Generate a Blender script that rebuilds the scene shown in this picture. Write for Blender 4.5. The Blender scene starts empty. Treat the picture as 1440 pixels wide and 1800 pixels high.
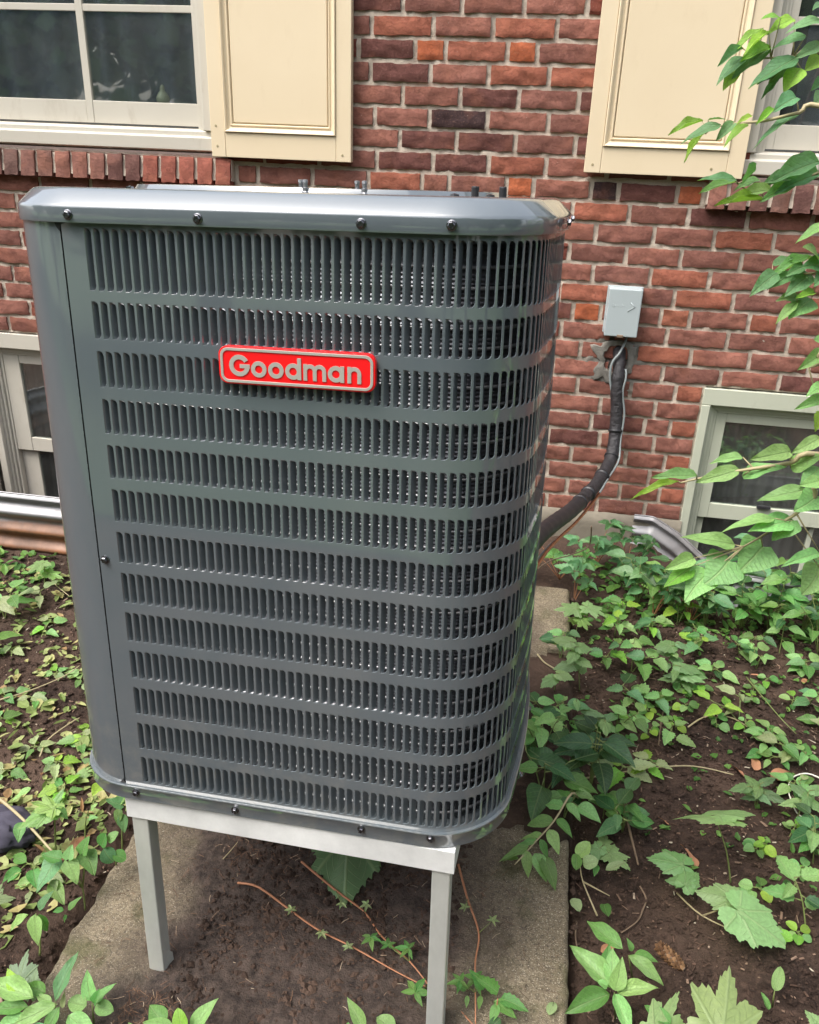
import bpy, math, random
import numpy as np
from mathutils import Vector, Matrix, noise
random.seed(11); rnd = random.random
RNG = np.random.default_rng(5)
SC = bpy.context.scene
COL = SC.collection
pi = math.pi

# ------------------------------------------------------------ camera, sky, sun, exposure
CAM = Vector((0.0, -3.12325, 1.45875))
CR = Vector((0.98459534, 0.17170557, 0.03300315)); CU = Vector((-0.10172943, 0.40903802, 0.9068291)); CF = Vector((-0.14220807, 0.8962171, -0.42020444))
FPX = 1493.37
cd = bpy.data.cameras.new('camera'); cam = bpy.data.objects.new('camera', cd); COL.objects.link(cam)
cam.matrix_world = Matrix(((CR.x, CU.x, -CF.x, CAM.x), (CR.y, CU.y, -CF.y, CAM.y), (CR.z, CU.z, -CF.z, CAM.z), (0, 0, 0, 1)))
cd.sensor_fit = 'HORIZONTAL'; cd.sensor_width = 36; cd.lens = 36*FPX/1440; cd.clip_start = .05; cd.clip_end = 500
SC.camera = cam
world = bpy.data.worlds.new('World'); SC.world = world; world.use_nodes = True
wn = world.node_tree.nodes; wl = world.node_tree.links
sky = wn.new('ShaderNodeTexSky'); sky.sky_type = 'NISHITA'; sky.sun_disc = False
SUN_EL, SUN_AZ = math.radians(60), math.radians(228)     # azimuth clockwise from +Y
sky.sun_elevation = SUN_EL; sky.sun_rotation = SUN_AZ; sky.dust_density = 4.0; sky.air_density = 1.0; sky.ozone_density = 1.0
hs = wn.new('ShaderNodeHueSaturation'); hs.inputs['Saturation'].default_value = .42
bg = wn['Background']; bg.inputs['Strength'].default_value = .15
wl.new(sky.outputs[0], hs.inputs['Color']); wl.new(hs.outputs[0], bg.inputs['Color'])
sl = bpy.data.lights.new('sun', 'SUN'); sl.energy = 1.1; sl.angle = math.radians(28); sl.color = (1, .955, .89)
so = bpy.data.objects.new('sun', sl); COL.objects.link(so)
sd = Vector((math.sin(SUN_AZ)*math.cos(SUN_EL), math.cos(SUN_AZ)*math.cos(SUN_EL), math.sin(SUN_EL)))
so.rotation_euler = sd.to_track_quat('Z', 'Y').to_euler(); so.location = sd*20
SC.view_settings.view_transform = 'Standard'; SC.view_settings.look = 'None'; SC.view_settings.exposure = 1.42; SC.view_settings.gamma = 1
SC.view_settings.use_curve_mapping = False
SC.render.engine = 'CYCLES'

# ------------------------------------------------------------ helpers
def ray(px, py):
    return CF + CR*((px-720)/FPX) - CU*((py-900)/FPX)
def atz(px, py, z=0.):
    d = ray(px, py); return CAM + d*((z-CAM.z)/d.z)
def aty(px, py, y=0.):
    d = ray(px, py); return CAM + d*((y-CAM.y)/d.y)
def deep(x, z, d):            # a spot measured on the wall plane, carried to depth d behind it
    k = (3.12325+d)/3.12325
    return x*k, CAM.z+(z-CAM.z)*k
def link(o, parent=None):
    COL.objects.link(o)
    if parent is not None: o.parent = parent
    return o
def tag(o, label=None, cat=None, group=None, kind=None):
    for k, v in (('label', label), ('category', cat), ('group', group), ('kind', kind)):
        if v: o[k] = v
    return o
def empty(name, loc, label=None, cat=None, group=None):
    o = bpy.data.objects.new(name, None); o.location = loc; o.empty_display_size = .05; link(o); return tag(o, label, cat, group)

class MB:
    def __init__(s): s.v = []; s.f = []
    def add(s, vs, fs):
        n = len(s.v); s.v.extend([tuple(a) for a in vs]); s.f.extend([tuple(i+n for i in f) for f in fs]); return s
    def box(s, x0, x1, y0, y1, z0, z1, M=None):
        vs = [Vector((x, y, z)) for x in (x0, x1) for y in (y0, y1) for z in (z0, z1)]
        if M: vs = [M@v for v in vs]
        return s.add(vs, [(0, 1, 3, 2), (4, 6, 7, 5), (0, 4, 5, 1), (2, 3, 7, 6), (0, 2, 6, 4), (1, 5, 7, 3)])
    def tube(s, pts, rad, n=8, cap=True):
        pts = [Vector(p) for p in pts]; vs = []
        rads = rad if isinstance(rad, (list, tuple)) else [rad]*len(pts)
        up = Vector((0, 0, 1)); prev = None
        for i, p in enumerate(pts):
            t = (pts[min(i+1, len(pts)-1)]-pts[max(i-1, 0)]).normalized()
            if prev is None:
                a = t.cross(up if abs(t.z) < .9 else Vector((1, 0, 0))).normalized()
            else:
                a = (prev - t*prev.dot(t)).normalized()
            prev = a; b = t.cross(a)
            for k in range(n):
                w = 2*pi*k/n; vs.append(p+(a*math.cos(w)+b*math.sin(w))*rads[i])
        fs = [(i*n+k, i*n+(k+1) % n, (i+1)*n+(k+1) % n, (i+1)*n+k) for i in range(len(pts)-1) for k in range(n)]
        if cap:
            fs += [tuple(range(n))[::-1], tuple((len(pts)-1)*n+k for k in range(n))]
        return s.add(vs, fs)
    def lathe(s, prof, n=16, M=None):
        vs = [Vector((r*math.cos(2*pi*k/n), r*math.sin(2*pi*k/n), z)) for r, z in prof for k in range(n)]
        if M: vs = [M@v for v in vs]
        fs = [(i*n+k, i*n+(k+1) % n, (i+1)*n+(k+1) % n, (i+1)*n+k) for i in range(len(prof)-1) for k in range(n)]
        fs += [tuple(range(n))[::-1], tuple((len(prof)-1)*n+k for k in range(n))]
        return s.add(vs, fs)
    def mesh(s, name, mat, smooth=False):
        me = bpy.data.meshes.new(name); me.from_pydata(s.v, [], s.f); me.update()
        if mat: me.materials.append(mat)
        if smooth:
            me.polygons.foreach_set('use_smooth', [True]*len(me.polygons))
        return me
    def obj(s, name, mat, parent=None, smooth=False, sharp=None):
        me = s.mesh(name, mat, smooth)
        if sharp: me.set_sharp_from_angle(angle=math.radians(sharp))
        return link(bpy.data.objects.new(name, me), parent)
def bevel(o, w, seg=2):
    m = o.modifiers.new('bevel', 'BEVEL'); m.width = w; m.segments = seg; m.limit_method = 'ANGLE'; m.angle_limit = math.radians(35)
    return o
def npmesh(name, co, faces, mat, smooth=False):
    co = np.asarray(co, dtype=np.float32); faces = np.asarray(faces, dtype=np.int32); k = faces.shape[1]
    me = bpy.data.meshes.new(name); me.vertices.add(len(co)); me.vertices.foreach_set('co', co.ravel())
    me.loops.add(faces.size); me.loops.foreach_set('vertex_index', faces.ravel()); me.polygons.add(len(faces))
    me.polygons.foreach_set('loop_start', np.arange(0, faces.size, k, dtype=np.int32))
    me.update(calc_edges=True)
    if smooth: me.polygons.foreach_set('use_smooth', np.ones(len(faces), dtype=bool))
    if mat: me.materials.append(mat)
    return me

# ------------------------------------------------------------ materials
class NT:
    def __init__(s, name):
        s.m = bpy.data.materials.new(name); s.m.use_nodes = True; s.n = s.m.node_tree.nodes; s.l = s.m.node_tree.links
        s.b = s.n['Principled BSDF']; s.out = s.n['Material Output']
    def new(s, t, **kw):
        o = s.n.new('ShaderNode'+t)
        for k, v in kw.items(): setattr(o, k, v)
        return o
    def set(s, sock, v):
        if hasattr(v, 'is_output') or isinstance(v, bpy.types.NodeSocket): s.l.new(v, sock)
        else: sock.default_value = v if not (isinstance(v, tuple) and len(v) == 3 and sock.type == 'RGBA') else (*v, 1)
    def coord(s, kind='Object', rand=True):
        t = s.new('TexCoord').outputs[kind]
        if not rand: return t
        oi = s.new('ObjectInfo'); m = s.new('VectorMath', operation='MULTIPLY_ADD')
        s.l.new(oi.outputs['Random'], m.inputs[0]); m.inputs[1].default_value = (57, 31, 83); s.l.new(t, m.inputs[2])
        return m.outputs[0]
    def noise(s, vec, scale, detail=4, rough=.55, stretch=None):
        if stretch:
            mp = s.new('Mapping'); s.l.new(vec, mp.inputs[0]); mp.inputs['Scale'].default_value = stretch; vec = mp.outputs[0]
        n = s.new('TexNoise'); s.l.new(vec, n.inputs['Vector']); n.inputs['Scale'].default_value = scale
        n.inputs['Detail'].default_value = detail; n.inputs['Roughness'].default_value = rough
        return n.outputs['Fac']
    def ramp(s, f, stops, interp='LINEAR'):
        r = s.new('ValToRGB'); s.l.new(f, r.inputs[0]); r.color_ramp.interpolation = interp
        e = r.color_ramp.elements
        while len(e) < len(stops): e.new(.5)
        for i, (p, c) in enumerate(stops):
            e[i].position = p; e[i].color = (*c, 1) if isinstance(c, tuple) else (c, c, c, 1)
        return r.outputs[0]
    def mix(s, f, a, b, mode='MIX'):
        m = s.new('Mix', data_type='RGBA', blend_type=mode); s.set(m.inputs[0], f); s.set(m.inputs[6], a); s.set(m.inputs[7], b)
        return m.outputs[2]
    def math(s, op, a, b=0., c=0.):
        m = s.new('Math', operation=op); s.set(m.inputs[0], a); s.set(m.inputs[1], b); s.set(m.inputs[2], c); return m.outputs[0]
    def bump(s, h, strength=.5, dist=.002, prev=None):
        b = s.new('Bump'); b.inputs['Strength'].default_value = strength; b.inputs['Distance'].default_value = dist
        s.l.new(h, b.inputs['Height'])
        if prev: s.l.new(prev, b.inputs['Normal'])
        return b.outputs[0]
    def fin(s, color=None, rough=None, metal=None, normal=None, spec=None, **kw):
        I = s.b.inputs
        if color is not None: s.set(I['Base Color'], color)
        if rough is not None: s.set(I['Roughness'], rough)
        if metal is not None: s.set(I['Metallic'], metal)
        if normal is not None: s.l.new(normal, I['Normal'])
        if spec is not None: s.set(I['Specular IOR Level'], spec)
        for k, v in kw.items(): s.set(I[k.replace('_', ' ')], v)
        return s.m

def m_brick():
    t = NT('brick_clay'); v = t.coord(); oi = t.new('ObjectInfo')
    base = oi.outputs['Color']
    a = t.noise(v, 22, 6, .65); b = t.noise(v, 140, 4, .7); c = t.noise(v, 9, 3)
    col = t.mix(t.ramp(a, [(.38, 0.), (.66, 1.)]), base, t.mix(1., base, (.72, .68, .70), 'MULTIPLY'))
    col = t.mix(t.ramp(b, [(.55, 0.), (.8, .5)]), col, (.36, .2, .15))
    col = t.mix(t.ramp(c, [(.52, 0.), (.72, .35)]), col, (.34, .13, .075))
    sp = t.noise(v, 420, 2, .5)
    col = t.mix(t.ramp(sp, [(.66, 0.), (.72, .5)]), col, (.04, .025, .02))
    vm = t.new('TexVoronoi'); vm.inputs['Scale'].default_value = 38; t.l.new(v, vm.inputs['Vector'])
    st = t.ramp(vm.outputs['Distance'], [(.02, .5), (.07, 0.)])
    col = t.mix(st, col, (.5, .42, .34))
    h = t.math('ADD', t.math('MULTIPLY', a, 1.), t.math('MULTIPLY', b, .55))
    cr = t.ramp(t.noise(v, 30, 5, .7, (1, 1, 2.2)), [(.47, 0.), (.5, 1.), (.53, 0.)])
    h = t.math('SUBTRACT', h, t.math('MULTIPLY', cr, .25))
    return t.fin(t.mix(t.math('MULTIPLY', cr, .16), col, (.07, .032, .025)), .93, normal=t.bump(h, .75, .004), spec=.25)
def m_mortar():
    t = NT('mortar'); v = t.coord('Object', False)
    a = t.noise(v, 6, 5, .6); b = t.noise(v, 260, 4, .7)
    col = t.ramp(a, [(.3, (.46, .385, .31)), (.7, (.64, .55, .455))])
    col = t.mix(t.ramp(b, [(.35, .4), (.55, 0.)]), col, (.32, .27, .22))
    # old grey patching round the pipe hole
    sx = t.new('SeparateXYZ'); t.l.new(v, sx.inputs[0])
    dx = t.math('MULTIPLY', t.math('SUBTRACT', sx.outputs[0], .245), 1.); dz = t.math('SUBTRACT', sx.outputs[2], .68)
    d = t.math('SQRT', t.math('ADD', t.math('MULTIPLY', dx, dx), t.math('MULTIPLY', dz, dz)))
    d = t.math('ADD', d, t.math('MULTIPLY', t.noise(v, 25, 3), .06))
    col = t.mix(t.ramp(d, [(.13, 1.), (.18, 0.)]), col, t.mix(b, (.13, .125, .11), (.27, .25, .22)))
    return t.fin(col, .97, normal=t.bump(b, .8, .003), spec=.15)
def m_paint(name, c1, c2, rough=.45, dirt=.3, dirtcol=(.25, .2, .14), bumpd=.0006):
    t = NT(name); v = t.coord()
    a = t.noise(v, 3.5, 5, .6); b = t.noise(v, 18, 6, .7, (1, 1, .35)); g = t.noise(v, 60, 4, .6, (1, 1, .12))
    col = t.mix(a, c1, c2)
    col = t.mix(t.ramp(b, [(.56, 0.), (.78, dirt)]), col, dirtcol)
    return t.fin(col, t.ramp(a, [(.3, rough), (.7, rough+.18)]), normal=t.bump(g, .35, bumpd))
def m_steel_paint():
    t = NT('grey_green_enamel'); v = t.coord('Object', False)
    a = t.noise(v, 2.2, 4, .6); b = t.noise(v, 900, 2, .5); s = t.noise(v, 14, 5, .75, (1, 1, .5)); w = t.noise(v, 5.5, 2, .4)
    col = t.mix(a, (.088, .108, .122), (.106, .127, .140))
    sx = t.new('SeparateXYZ'); t.l.new(v, sx.inputs[0])
    low = t.ramp(sx.outputs[2], [(.0, .34), (.22, .0)]); du = t.ramp(t.noise(v, 26, 6, .75), [(.45, 0.), (.75, 1.)])
    col = t.mix(t.math('MULTIPLY', low, du), col, (.30, .27, .22))
    col = t.mix(t.ramp(t.noise(v, 3.5, 5, .7, (1, 1, .3)), [(.5, 0.), (.8, .14)]), col, (.30, .29, .26))
    sc = t.ramp(s, [(.76, 0.), (.84, .3)])
    col = t.mix(sc, col, (.33, .33, .31))
    n = t.bump(w, .14, .004); n = t.bump(b, .10, .0004, n)
    return t.fin(col, t.ramp(a, [(.3, .30), (.75, .38)]), normal=n, spec=.5, Coat_Weight=1., Coat_Roughness=.05, Coat_IOR=2.0)
def m_metal(name, col, rough, rust=None, metal=1., scale=8, stretch=(1, 1, 1), bump=.3):
    t = NT(name); v = t.coord()
    a = t.noise(v, scale, 6, .65, stretch); b = t.noise(v, 90, 4, .6)
    c = t.mix(t.ramp(a, [(.35, 0.), (.7, 1.)]), col, tuple(x*.62 for x in col))
    m = metal
    if rust:
        f = t.ramp(a, [(rust[1], 0.), (rust[1]+.1, 1.)]); c = t.mix(f, c, t.mix(b, rust[0], tuple(x*.4 for x in rust[0])))
        m = t.math('MULTIPLY', t.math('SUBTRACT', 1., f), metal)
    return t.fin(c, t.ramp(a, [(.3, rough), (.75, min(1, rough+.25))]), m, t.bump(b, bump, .0008))
def m_plain(name, col, rough=.5, metal=0., var=.35, scale=30, bump=.4, bd=.001, spec=.5):
    t = NT(name); v = t.coord(); a = t.noise(v, scale, 5, .6)
    return t.fin(t.mix(a, tuple(x*(1-var) for x in col), tuple(min(1, x*(1+var)) for x in col)), rough, metal, t.bump(a, bump, bd), spec)
def m_leaf(name='leaf_green', trans=.35, rough=.40, lobed=False):
    t = NT(name); uv = t.new('TexCoord').outputs['UV']; oi = t.new('ObjectInfo'); sx = t.new('SeparateXYZ'); t.l.new(uv, sx.inputs[0])
    v = t.coord('Object')
    u = t.math('ABSOLUTE', t.math('SUBTRACT', sx.outputs[0], .5)); w = sx.outputs[1]
    ph = t.math('MULTIPLY', t.math('SUBTRACT', w, t.math('MULTIPLY', u, .75)), 46.)
    lat = t.ramp(t.math('SINE', ph), [(.84, 0.), (1., .34)])
    mid = t.ramp(u, [(.012, .8), (.035, 0.)])
    vein = t.math('MAXIMUM', lat, mid)
    if lobed:
        ang = t.math('MULTIPLY', u, 2.); rad = w; vein = None
        for ak in (0., .27, .60):
            dd = t.math('ABSOLUTE', t.math('SUBTRACT', ang, ak)); q1 = t.ramp(t.math('MULTIPLY', dd, rad), [(.003, .9), (.012, 0.)])
            vein = q1 if vein is None else t.math('MAXIMUM', vein, q1)
            if ak < .5:
                q2 = t.ramp(t.math('SINE', t.math('MULTIPLY', t.math('SUBTRACT', rad, t.math('MULTIPLY', dd, 1.5)), 42.)), [(.90, 0.), (1., .5)])
                vein = t.math('MAXIMUM', vein, t.math('MULTIPLY', q2, t.ramp(dd, [(.10, 1.), (.15, 0.)])))
    n = t.noise(v, 45, 4, .6); n2 = t.noise(v, 14, 3)
    base = oi.outputs['Color']
    hv = t.new('HueSaturation'); t.l.new(base, hv.inputs['Color'])
    t.l.new(t.math('MULTIPLY_ADD', oi.outputs['Random'], .05, .475), hv.inputs['Hue'])
    t.l.new(t.math('MULTIPLY_ADD', n2, .9, .55), hv.inputs['Value'])
    col = t.mix(t.math('MULTIPLY', vein, .62), hv.outputs[0], t.mix(.55, base, (.42, .5, .25)))
    sp = t.ramp(t.noise(v, 70, 2, .5), [(.71, 0.), (.75, .7)]); col = t.mix(sp, col, (.12, .09, .03))
    ed = t.ramp(t.math('ADD', t.math('MULTIPLY', n2, .55), w), [(1.22, 0.), (1.3, .8)]) if not lobed else t.ramp(t.math('ADD', t.math('MULTIPLY', n2, .5), w), [(1.1, 0.), (1.2, .7)])
    col = t.mix(ed, col, (.30, .21, .07))
    ge = t.new('NewGeometry'); col = t.mix(t.math('MULTIPLY', ge.outputs['Backfacing'], .4), col, (.25, .34, .17))
    h = t.math('SUBTRACT', t.math('MULTIPLY', n, .4), vein)
    t.fin(col, rough, normal=t.bump(h, .85, .0018), spec=.5)
    tr = t.new('BsdfTranslucent'); t.l.new(t.mix(1., col, (1., 1.25, .35), 'MULTIPLY'), tr.inputs['Color'])
    mx = t.new('MixShader'); mx.inputs[0].default_value = trans; t.l.new(t.b.outputs[0], mx.inputs[1]); t.l.new(tr.outputs[0], mx.inputs[2])
    t.l.new(mx.outputs[0], t.out.inputs['Surface']); return t.m
def m_isl(name, stops, rough=.8, trans=0., scale=60):
    t = NT(name); g = t.new('NewGeometry'); v = t.coord('Object', False); n = t.noise(v, scale, 3)
    c = t.ramp(g.outputs['Random Per Island'], stops); c = t.mix(t.ramp(n, [(.4, 0.), (.7, .5)]), c, t.mix(1., c, (.45, .45, .4), 'MULTIPLY'))
    t.fin(c, rough, normal=t.bump(n, .5, .001), spec=.3)
    if trans:
        tr = t.new('BsdfTranslucent'); t.l.new(c, tr.inputs['Color']); mx = t.new('MixShader'); mx.inputs[0].default_value = trans
        t.l.new(t.b.outputs[0], mx.inputs[1]); t.l.new(tr.outputs[0], mx.inputs[2]); t.l.new(mx.outputs[0], t.out.inputs['Surface'])
    return t.m
def m_soil():
    t = NT('soil'); v = t.coord('Object', False)
    a = t.noise(v, 4, 5, .6); b = t.noise(v, 55, 6, .7); c = t.noise(v, 240, 4, .7)
    col = t.ramp(a, [(.34, (.028, .018, .014)), (.66, (.105, .068, .050))])
    col = t.mix(t.ramp(b, [(.5, 0.), (.75, .8)]), col, (.125, .078, .058))
    col = t.mix(t.ramp(c, [(.6, 0.), (.75, .6)]), col, (.19, .125, .09))
    h = t.math('ADD', b, t.math('MULTIPLY', c, .35))
    return t.fin(col, .95, normal=t.bump(h, 1., .012), spec=.2)
def m_pad():
    t = NT('mossy_concrete'); v = t.coord('Object', False)
    a = t.noise(v, 5, 6, .65); b = t.noise(v, 130, 5, .75); c = t.noise(v, 420, 3, .6); sx = t.new('SeparateXYZ'); t.l.new(v, sx.inputs[0])
    col = t.ramp(a, [(.3, (.17, .136, .090)), (.7, (.36, .295, .200))])
    col = t.mix(t.ramp(b, [(.38, .8), (.55, 0.)]), col, (.10, .08, .058))
    col = t.mix(t.ramp(c, [(.58, 0.), (.66, .9)]), col, (.66, .58, .45))
    moss = t.ramp(t.noise(v, 11, 4), [(.55, 0.), (.68, .6)]); col = t.mix(moss, col, (.075, .08, .025))
    # mud washed over the middle of the slab
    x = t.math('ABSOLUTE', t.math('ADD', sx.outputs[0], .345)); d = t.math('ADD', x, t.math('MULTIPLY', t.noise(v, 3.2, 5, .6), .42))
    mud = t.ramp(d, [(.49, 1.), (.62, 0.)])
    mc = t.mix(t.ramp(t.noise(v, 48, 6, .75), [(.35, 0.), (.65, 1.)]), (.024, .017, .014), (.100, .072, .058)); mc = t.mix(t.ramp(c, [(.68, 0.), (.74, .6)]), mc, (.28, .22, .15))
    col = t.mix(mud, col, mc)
    h = t.math('ADD', b, t.math('MULTIPLY', c, .4))
    return t.fin(col, t.mix(mud, (.93,)*3, (.68,)*3), normal=t.bump(h, 1., .008), spec=.3)
def m_glass(name, tint=(.8, .85, .85)):
    t = NT(name); v = t.coord()
    gl = t.new('BsdfGlossy'); gl.inputs['Roughness'].default_value = .02; t.l.new(t.bump(t.noise(v, 2.5, 2), .10, .01), gl.inputs['Normal'])
    gl.inputs['Color'].default_value = (.95, .97, .95, 1)
    tr = t.new('BsdfTransparent'); tr.inputs['Color'].default_value = (*tint, 1)
    df = t.new('BsdfDiffuse'); df.inputs['Color'].default_value = (.3, .31, .3, 1)
    lw = t.new('LayerWeight'); lw.inputs['Blend'].default_value = .5; fr = t.new('Math', operation='MULTIPLY_ADD'); t.l.new(t.math('POWER', lw.outputs['Facing'], 4.), fr.inputs[0]); fr.inputs[1].default_value = .85; fr.inputs[2].default_value = .20
    mx = t.new('MixShader'); t.l.new(fr.outputs[0], mx.inputs[0]); t.l.new(tr.outputs[0], mx.inputs[1]); t.l.new(gl.outputs[0], mx.inputs[2])
    m2 = t.new('MixShader'); t.l.new(t.ramp(t.noise(v, 3, 5, .7), [(.35, .03), (.7, .13)]), m2.inputs[0]); t.l.new(mx.outputs[0], m2.inputs[1]); t.l.new(df.outputs[0], m2.inputs[2])
    t.l.new(m2.outputs[0], t.out.inputs['Surface']); return t.m
def m_well():
    t = NT('galvanised_and_rusty_steel'); v = t.coord('Object', False); sx = t.new('SeparateXYZ'); t.l.new(v, sx.inputs[0])
    a = t.noise(v, 7, 6, .7); b = t.noise(v, 80, 4, .6)
    f = t.ramp(t.math('ADD', sx.outputs[2], t.math('MULTIPLY', a, .03)), [(.118, 1.), (.128, 0.)])
    f = t.math('MULTIPLY', f, t.ramp(t.math('MULTIPLY', sx.outputs[0], -1.), [(.5, 0.), (.6, 1.)]))
    c = t.mix(a, (.22, .22, .23), (.36, .355, .36)); c = t.mix(t.ramp(b, [(.6, 0.), (.8, .5)]), c, (.2, .17, .15))
    c = t.mix(f, c, t.mix(t.ramp(a, [(.35, 0.), (.65, 1.)]), (.26, .115, .055), (.10, .055, .035)))
    return t.fin(c, t.ramp(a, [(.3, .42), (.7, .66)]), t.math('MULTIPLY', t.math('SUBTRACT', 1., f), .8), t.bump(b, .4, .001))

M = dict(
    brick=m_brick(), mortar=m_mortar(),
    shutter=m_paint('cream_shutter_paint', (.72, .59, .405), (.77, .645, .45), .42, .12, (.45, .32, .17)),
    trim=m_paint('pale_window_trim_paint', (.50, .465, .39), (.57, .535, .46), .5, .35, (.26, .2, .13)),
    greentrim=m_paint('pale_green_window_trim_paint', (.45, .47, .37), (.54, .555, .44), .5, .35, (.2, .19, .12)),
    steel=m_steel_paint(), alu=m_metal('aluminium', (.93, .94, .92), .30, metal=.25, scale=5, stretch=(1, 1, 1)),
    galv=m_well(), chrome=m_metal('dark_chrome', (.22, .22, .24), .16, bump=.1), bolt=m_metal('zinc_bolt', (.5, .5, .52), .25),
    coil=m_metal('coil_fins', (.16, .165, .18), .26, scale=60, bump=.2), tube=m_metal('coil_tube_aluminium', (.52, .52, .54), .32),
    black=m_plain('black_rubber', (.016, .016, .018), .45, bump=.3), wrap=m_plain('black_foam_insulation', (.021, .019, .021), .55, scale=38, bump=1., bd=.010),
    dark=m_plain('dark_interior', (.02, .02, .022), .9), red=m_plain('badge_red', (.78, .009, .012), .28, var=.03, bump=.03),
    silver=m_plain('badge_silver', (.50, .47, .42), .38, .35, var=.08, bump=.1), copper=m_metal('copper_pipe', (.85, .42, .24), .35, scale=30),
    cable=m_plain('grey_cable', (.20, .225, .225), .5, var=.15), box=m_paint('pale_grey_plastic', (.37, .42, .43), (.42, .47, .475), .42, .08),
    fnd=m_plain('foundation_concrete', (.20, .175, .135), .95, scale=14, bump=.9, bd=.006), soil=m_soil(), rim=m_plain('rim_enamel', (.10, .122, .135), .55, var=.1, spec=.35), pad=m_pad(), leaf=m_leaf(), leaf_lobed=m_leaf('lobed_leaf_green', lobed=True),
    bark=m_plain('bark', (.11, .075, .05), .85), stem=m_plain('pale_stem', (.36, .30, .17), .6, var=.25), redstem=m_plain('reddish_stem', (.34, .15, .075), .6, var=.3),
    greenstem=m_plain('green_stem', (.16, .20, .06), .6, var=.25), twig=m_plain('dead_twig', (.17, .115, .075), .85, var=.4),
    dead=m_plain('dead_leaf', (.40, .19, .10), .75, var=.35, scale=20), hole=m_plain('rough_hole', (.085, .04, .028), .95, scale=40, bump=1., bd=.01),
    curt=m_plain('blue_grey_curtain', (.17, .185, .235), .9, var=.4, scale=5), curt2=m_plain('greyish_net_curtain', (.36, .30, .275), .9, var=.35, scale=6),
    cream=m_plain('cream_ceramic', (.66, .63, .45), .4, var=.08), glass=m_glass('window_glass'), bag=m_plain('grey_purple_cloth', (.06, .055, .08), .85, var=.25, scale=12, bump=.8, bd=.004),
    bagd=m_plain('black_cloth', (.018, .018, .02), .8), chips=m_isl('wood_chips', [(0., (.03, .019, .014)), (.45, (.075, .044, .031)), (.76, (.15, .09, .064)), (.93, (.28, .19, .135)), (1., (.5, .45, .35))]),
    needle=m_isl('dry_needles', [(0., (.04, .024, .017)), (.55, (.12, .062, .038)), (.88, (.24, .14, .085)), (1., (.55, .45, .33))]),
    litter=m_isl('fallen_leaves', [(0., (.14, .2, .05)), (.4, (.26, .33, .11)), (.75, (.40, .42, .17)), (.93, (.40, .33, .14)), (1., (.30, .16, .08))], .6, .25),
    cover=m_isl('ground_cover_leaves', [(0., (.055, .14, .03)), (.5, (.11, .24, .05)), (1., (.2, .36, .08))], .5, .3),
    far=m_isl('tree_leaves', [(0., (.06, .12, .04)), (.5, (.11, .22, .07)), (1., (.20, .33, .12))], .6, .3), grass=m_plain('lawn', (.05, .10, .025), .9, scale=30, bump=1., bd=.02),
    whitewire=m_plain('white_wire', (.72, .68, .60), .45, var=.1), cone=m_isl('pine_cone_scales', [(0., (.12, .06, .03)), (1., (.42, .24, .12))]),
)

# ------------------------------------------------------------ ground
PADX0, PADX1 = -.80, .157
def pit(x, y):
    a = (0 if not (-2.42 < x < -1.30 and y > -.62) else 1); b = (0 if not (.60 < x < 1.62 and y > -.40) else 1)
    return a or b
def gz(x, y):
    n = noise.noise(Vector((x*1.7, y*1.7, 3.1)))*.022 + noise.noise(Vector((x*7, y*7, 1.3)))*.010
    z = -.045+n
    if x > PADX1+.02: z += min(.05, (x-PADX1)*.045)
    if x < PADX0: z += min(.05, (PADX0-x)*.06)
    dl = PADX0-x; dr = x-PADX1
    if 0 < dl < .06: z -= .055*(1-dl/.06)
    if 0 < dr < .035: z -= .02*(1-dr/.035)
    return z
def terrain():
    xs = np.concatenate([[-70, -30, -12, -6, -4, -3.2], np.arange(-2.7, 2.2, .0165), [2.5, 3.2, 4.5, 8, 20, 70]])
    ys = np.concatenate([[-90, -40, -18, -9, -5, -4, -3.4, -3.0], np.arange(-2.75, .03, .0165), [.3, 3, 12, 60]])
    co = np.zeros((len(xs), len(ys), 3), np.float32)
    for i, x in enumerate(xs):
        for j, y in enumerate(ys):
            if -2.8 < x < 2.3 and -2.9 < y < .1:
                z = gz(x, y)
                if pit(x, y): z = -.34
                elif PADX0 < x < PADX1 and y < -.5:
                    z = .004+noise.fractal(Vector((x*26, y*26, 0)), 1., 2., 4)*.006 if (x > -.3+.1*noise.noise(Vector((y*6, 1, 0))) and -1.66+.10*noise.noise(Vector((x*14, 3, 0))) < y < -.92+.10*noise.noise(Vector((x*12, 9, 0)))) else -.12
                else:
                    z += noise.fractal(Vector((x*26, y*26, 0)), 1., 2., 4)*.0075
            else: z = -.05
            co[i, j] = (x, y, z)
    I, J = np.meshgrid(np.arange(len(xs)-1), np.arange(len(ys)-1), indexing='ij'); n = len(ys)
    a = (I*n+J).ravel(); f = np.stack([a, a+n, a+n+1, a+1], 1)
    me = npmesh('ground', co.reshape(-1, 3), f, M['soil'], True)
    o = link(bpy.data.objects.new('ground', me)); tag(o, 'bare dark brown soil bed in front of the brick wall', kind='structure')
    g = MB(); g.add([(-70, -90, -.03), (70, -90, -.03), (70, -4.6, -.03), (-70, -4.6, -.03)], [(0, 1, 2, 3)])
    tag(g.obj('lawn', M['grass']), 'green lawn behind the viewpoint', kind='structure')
terrain()
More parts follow.
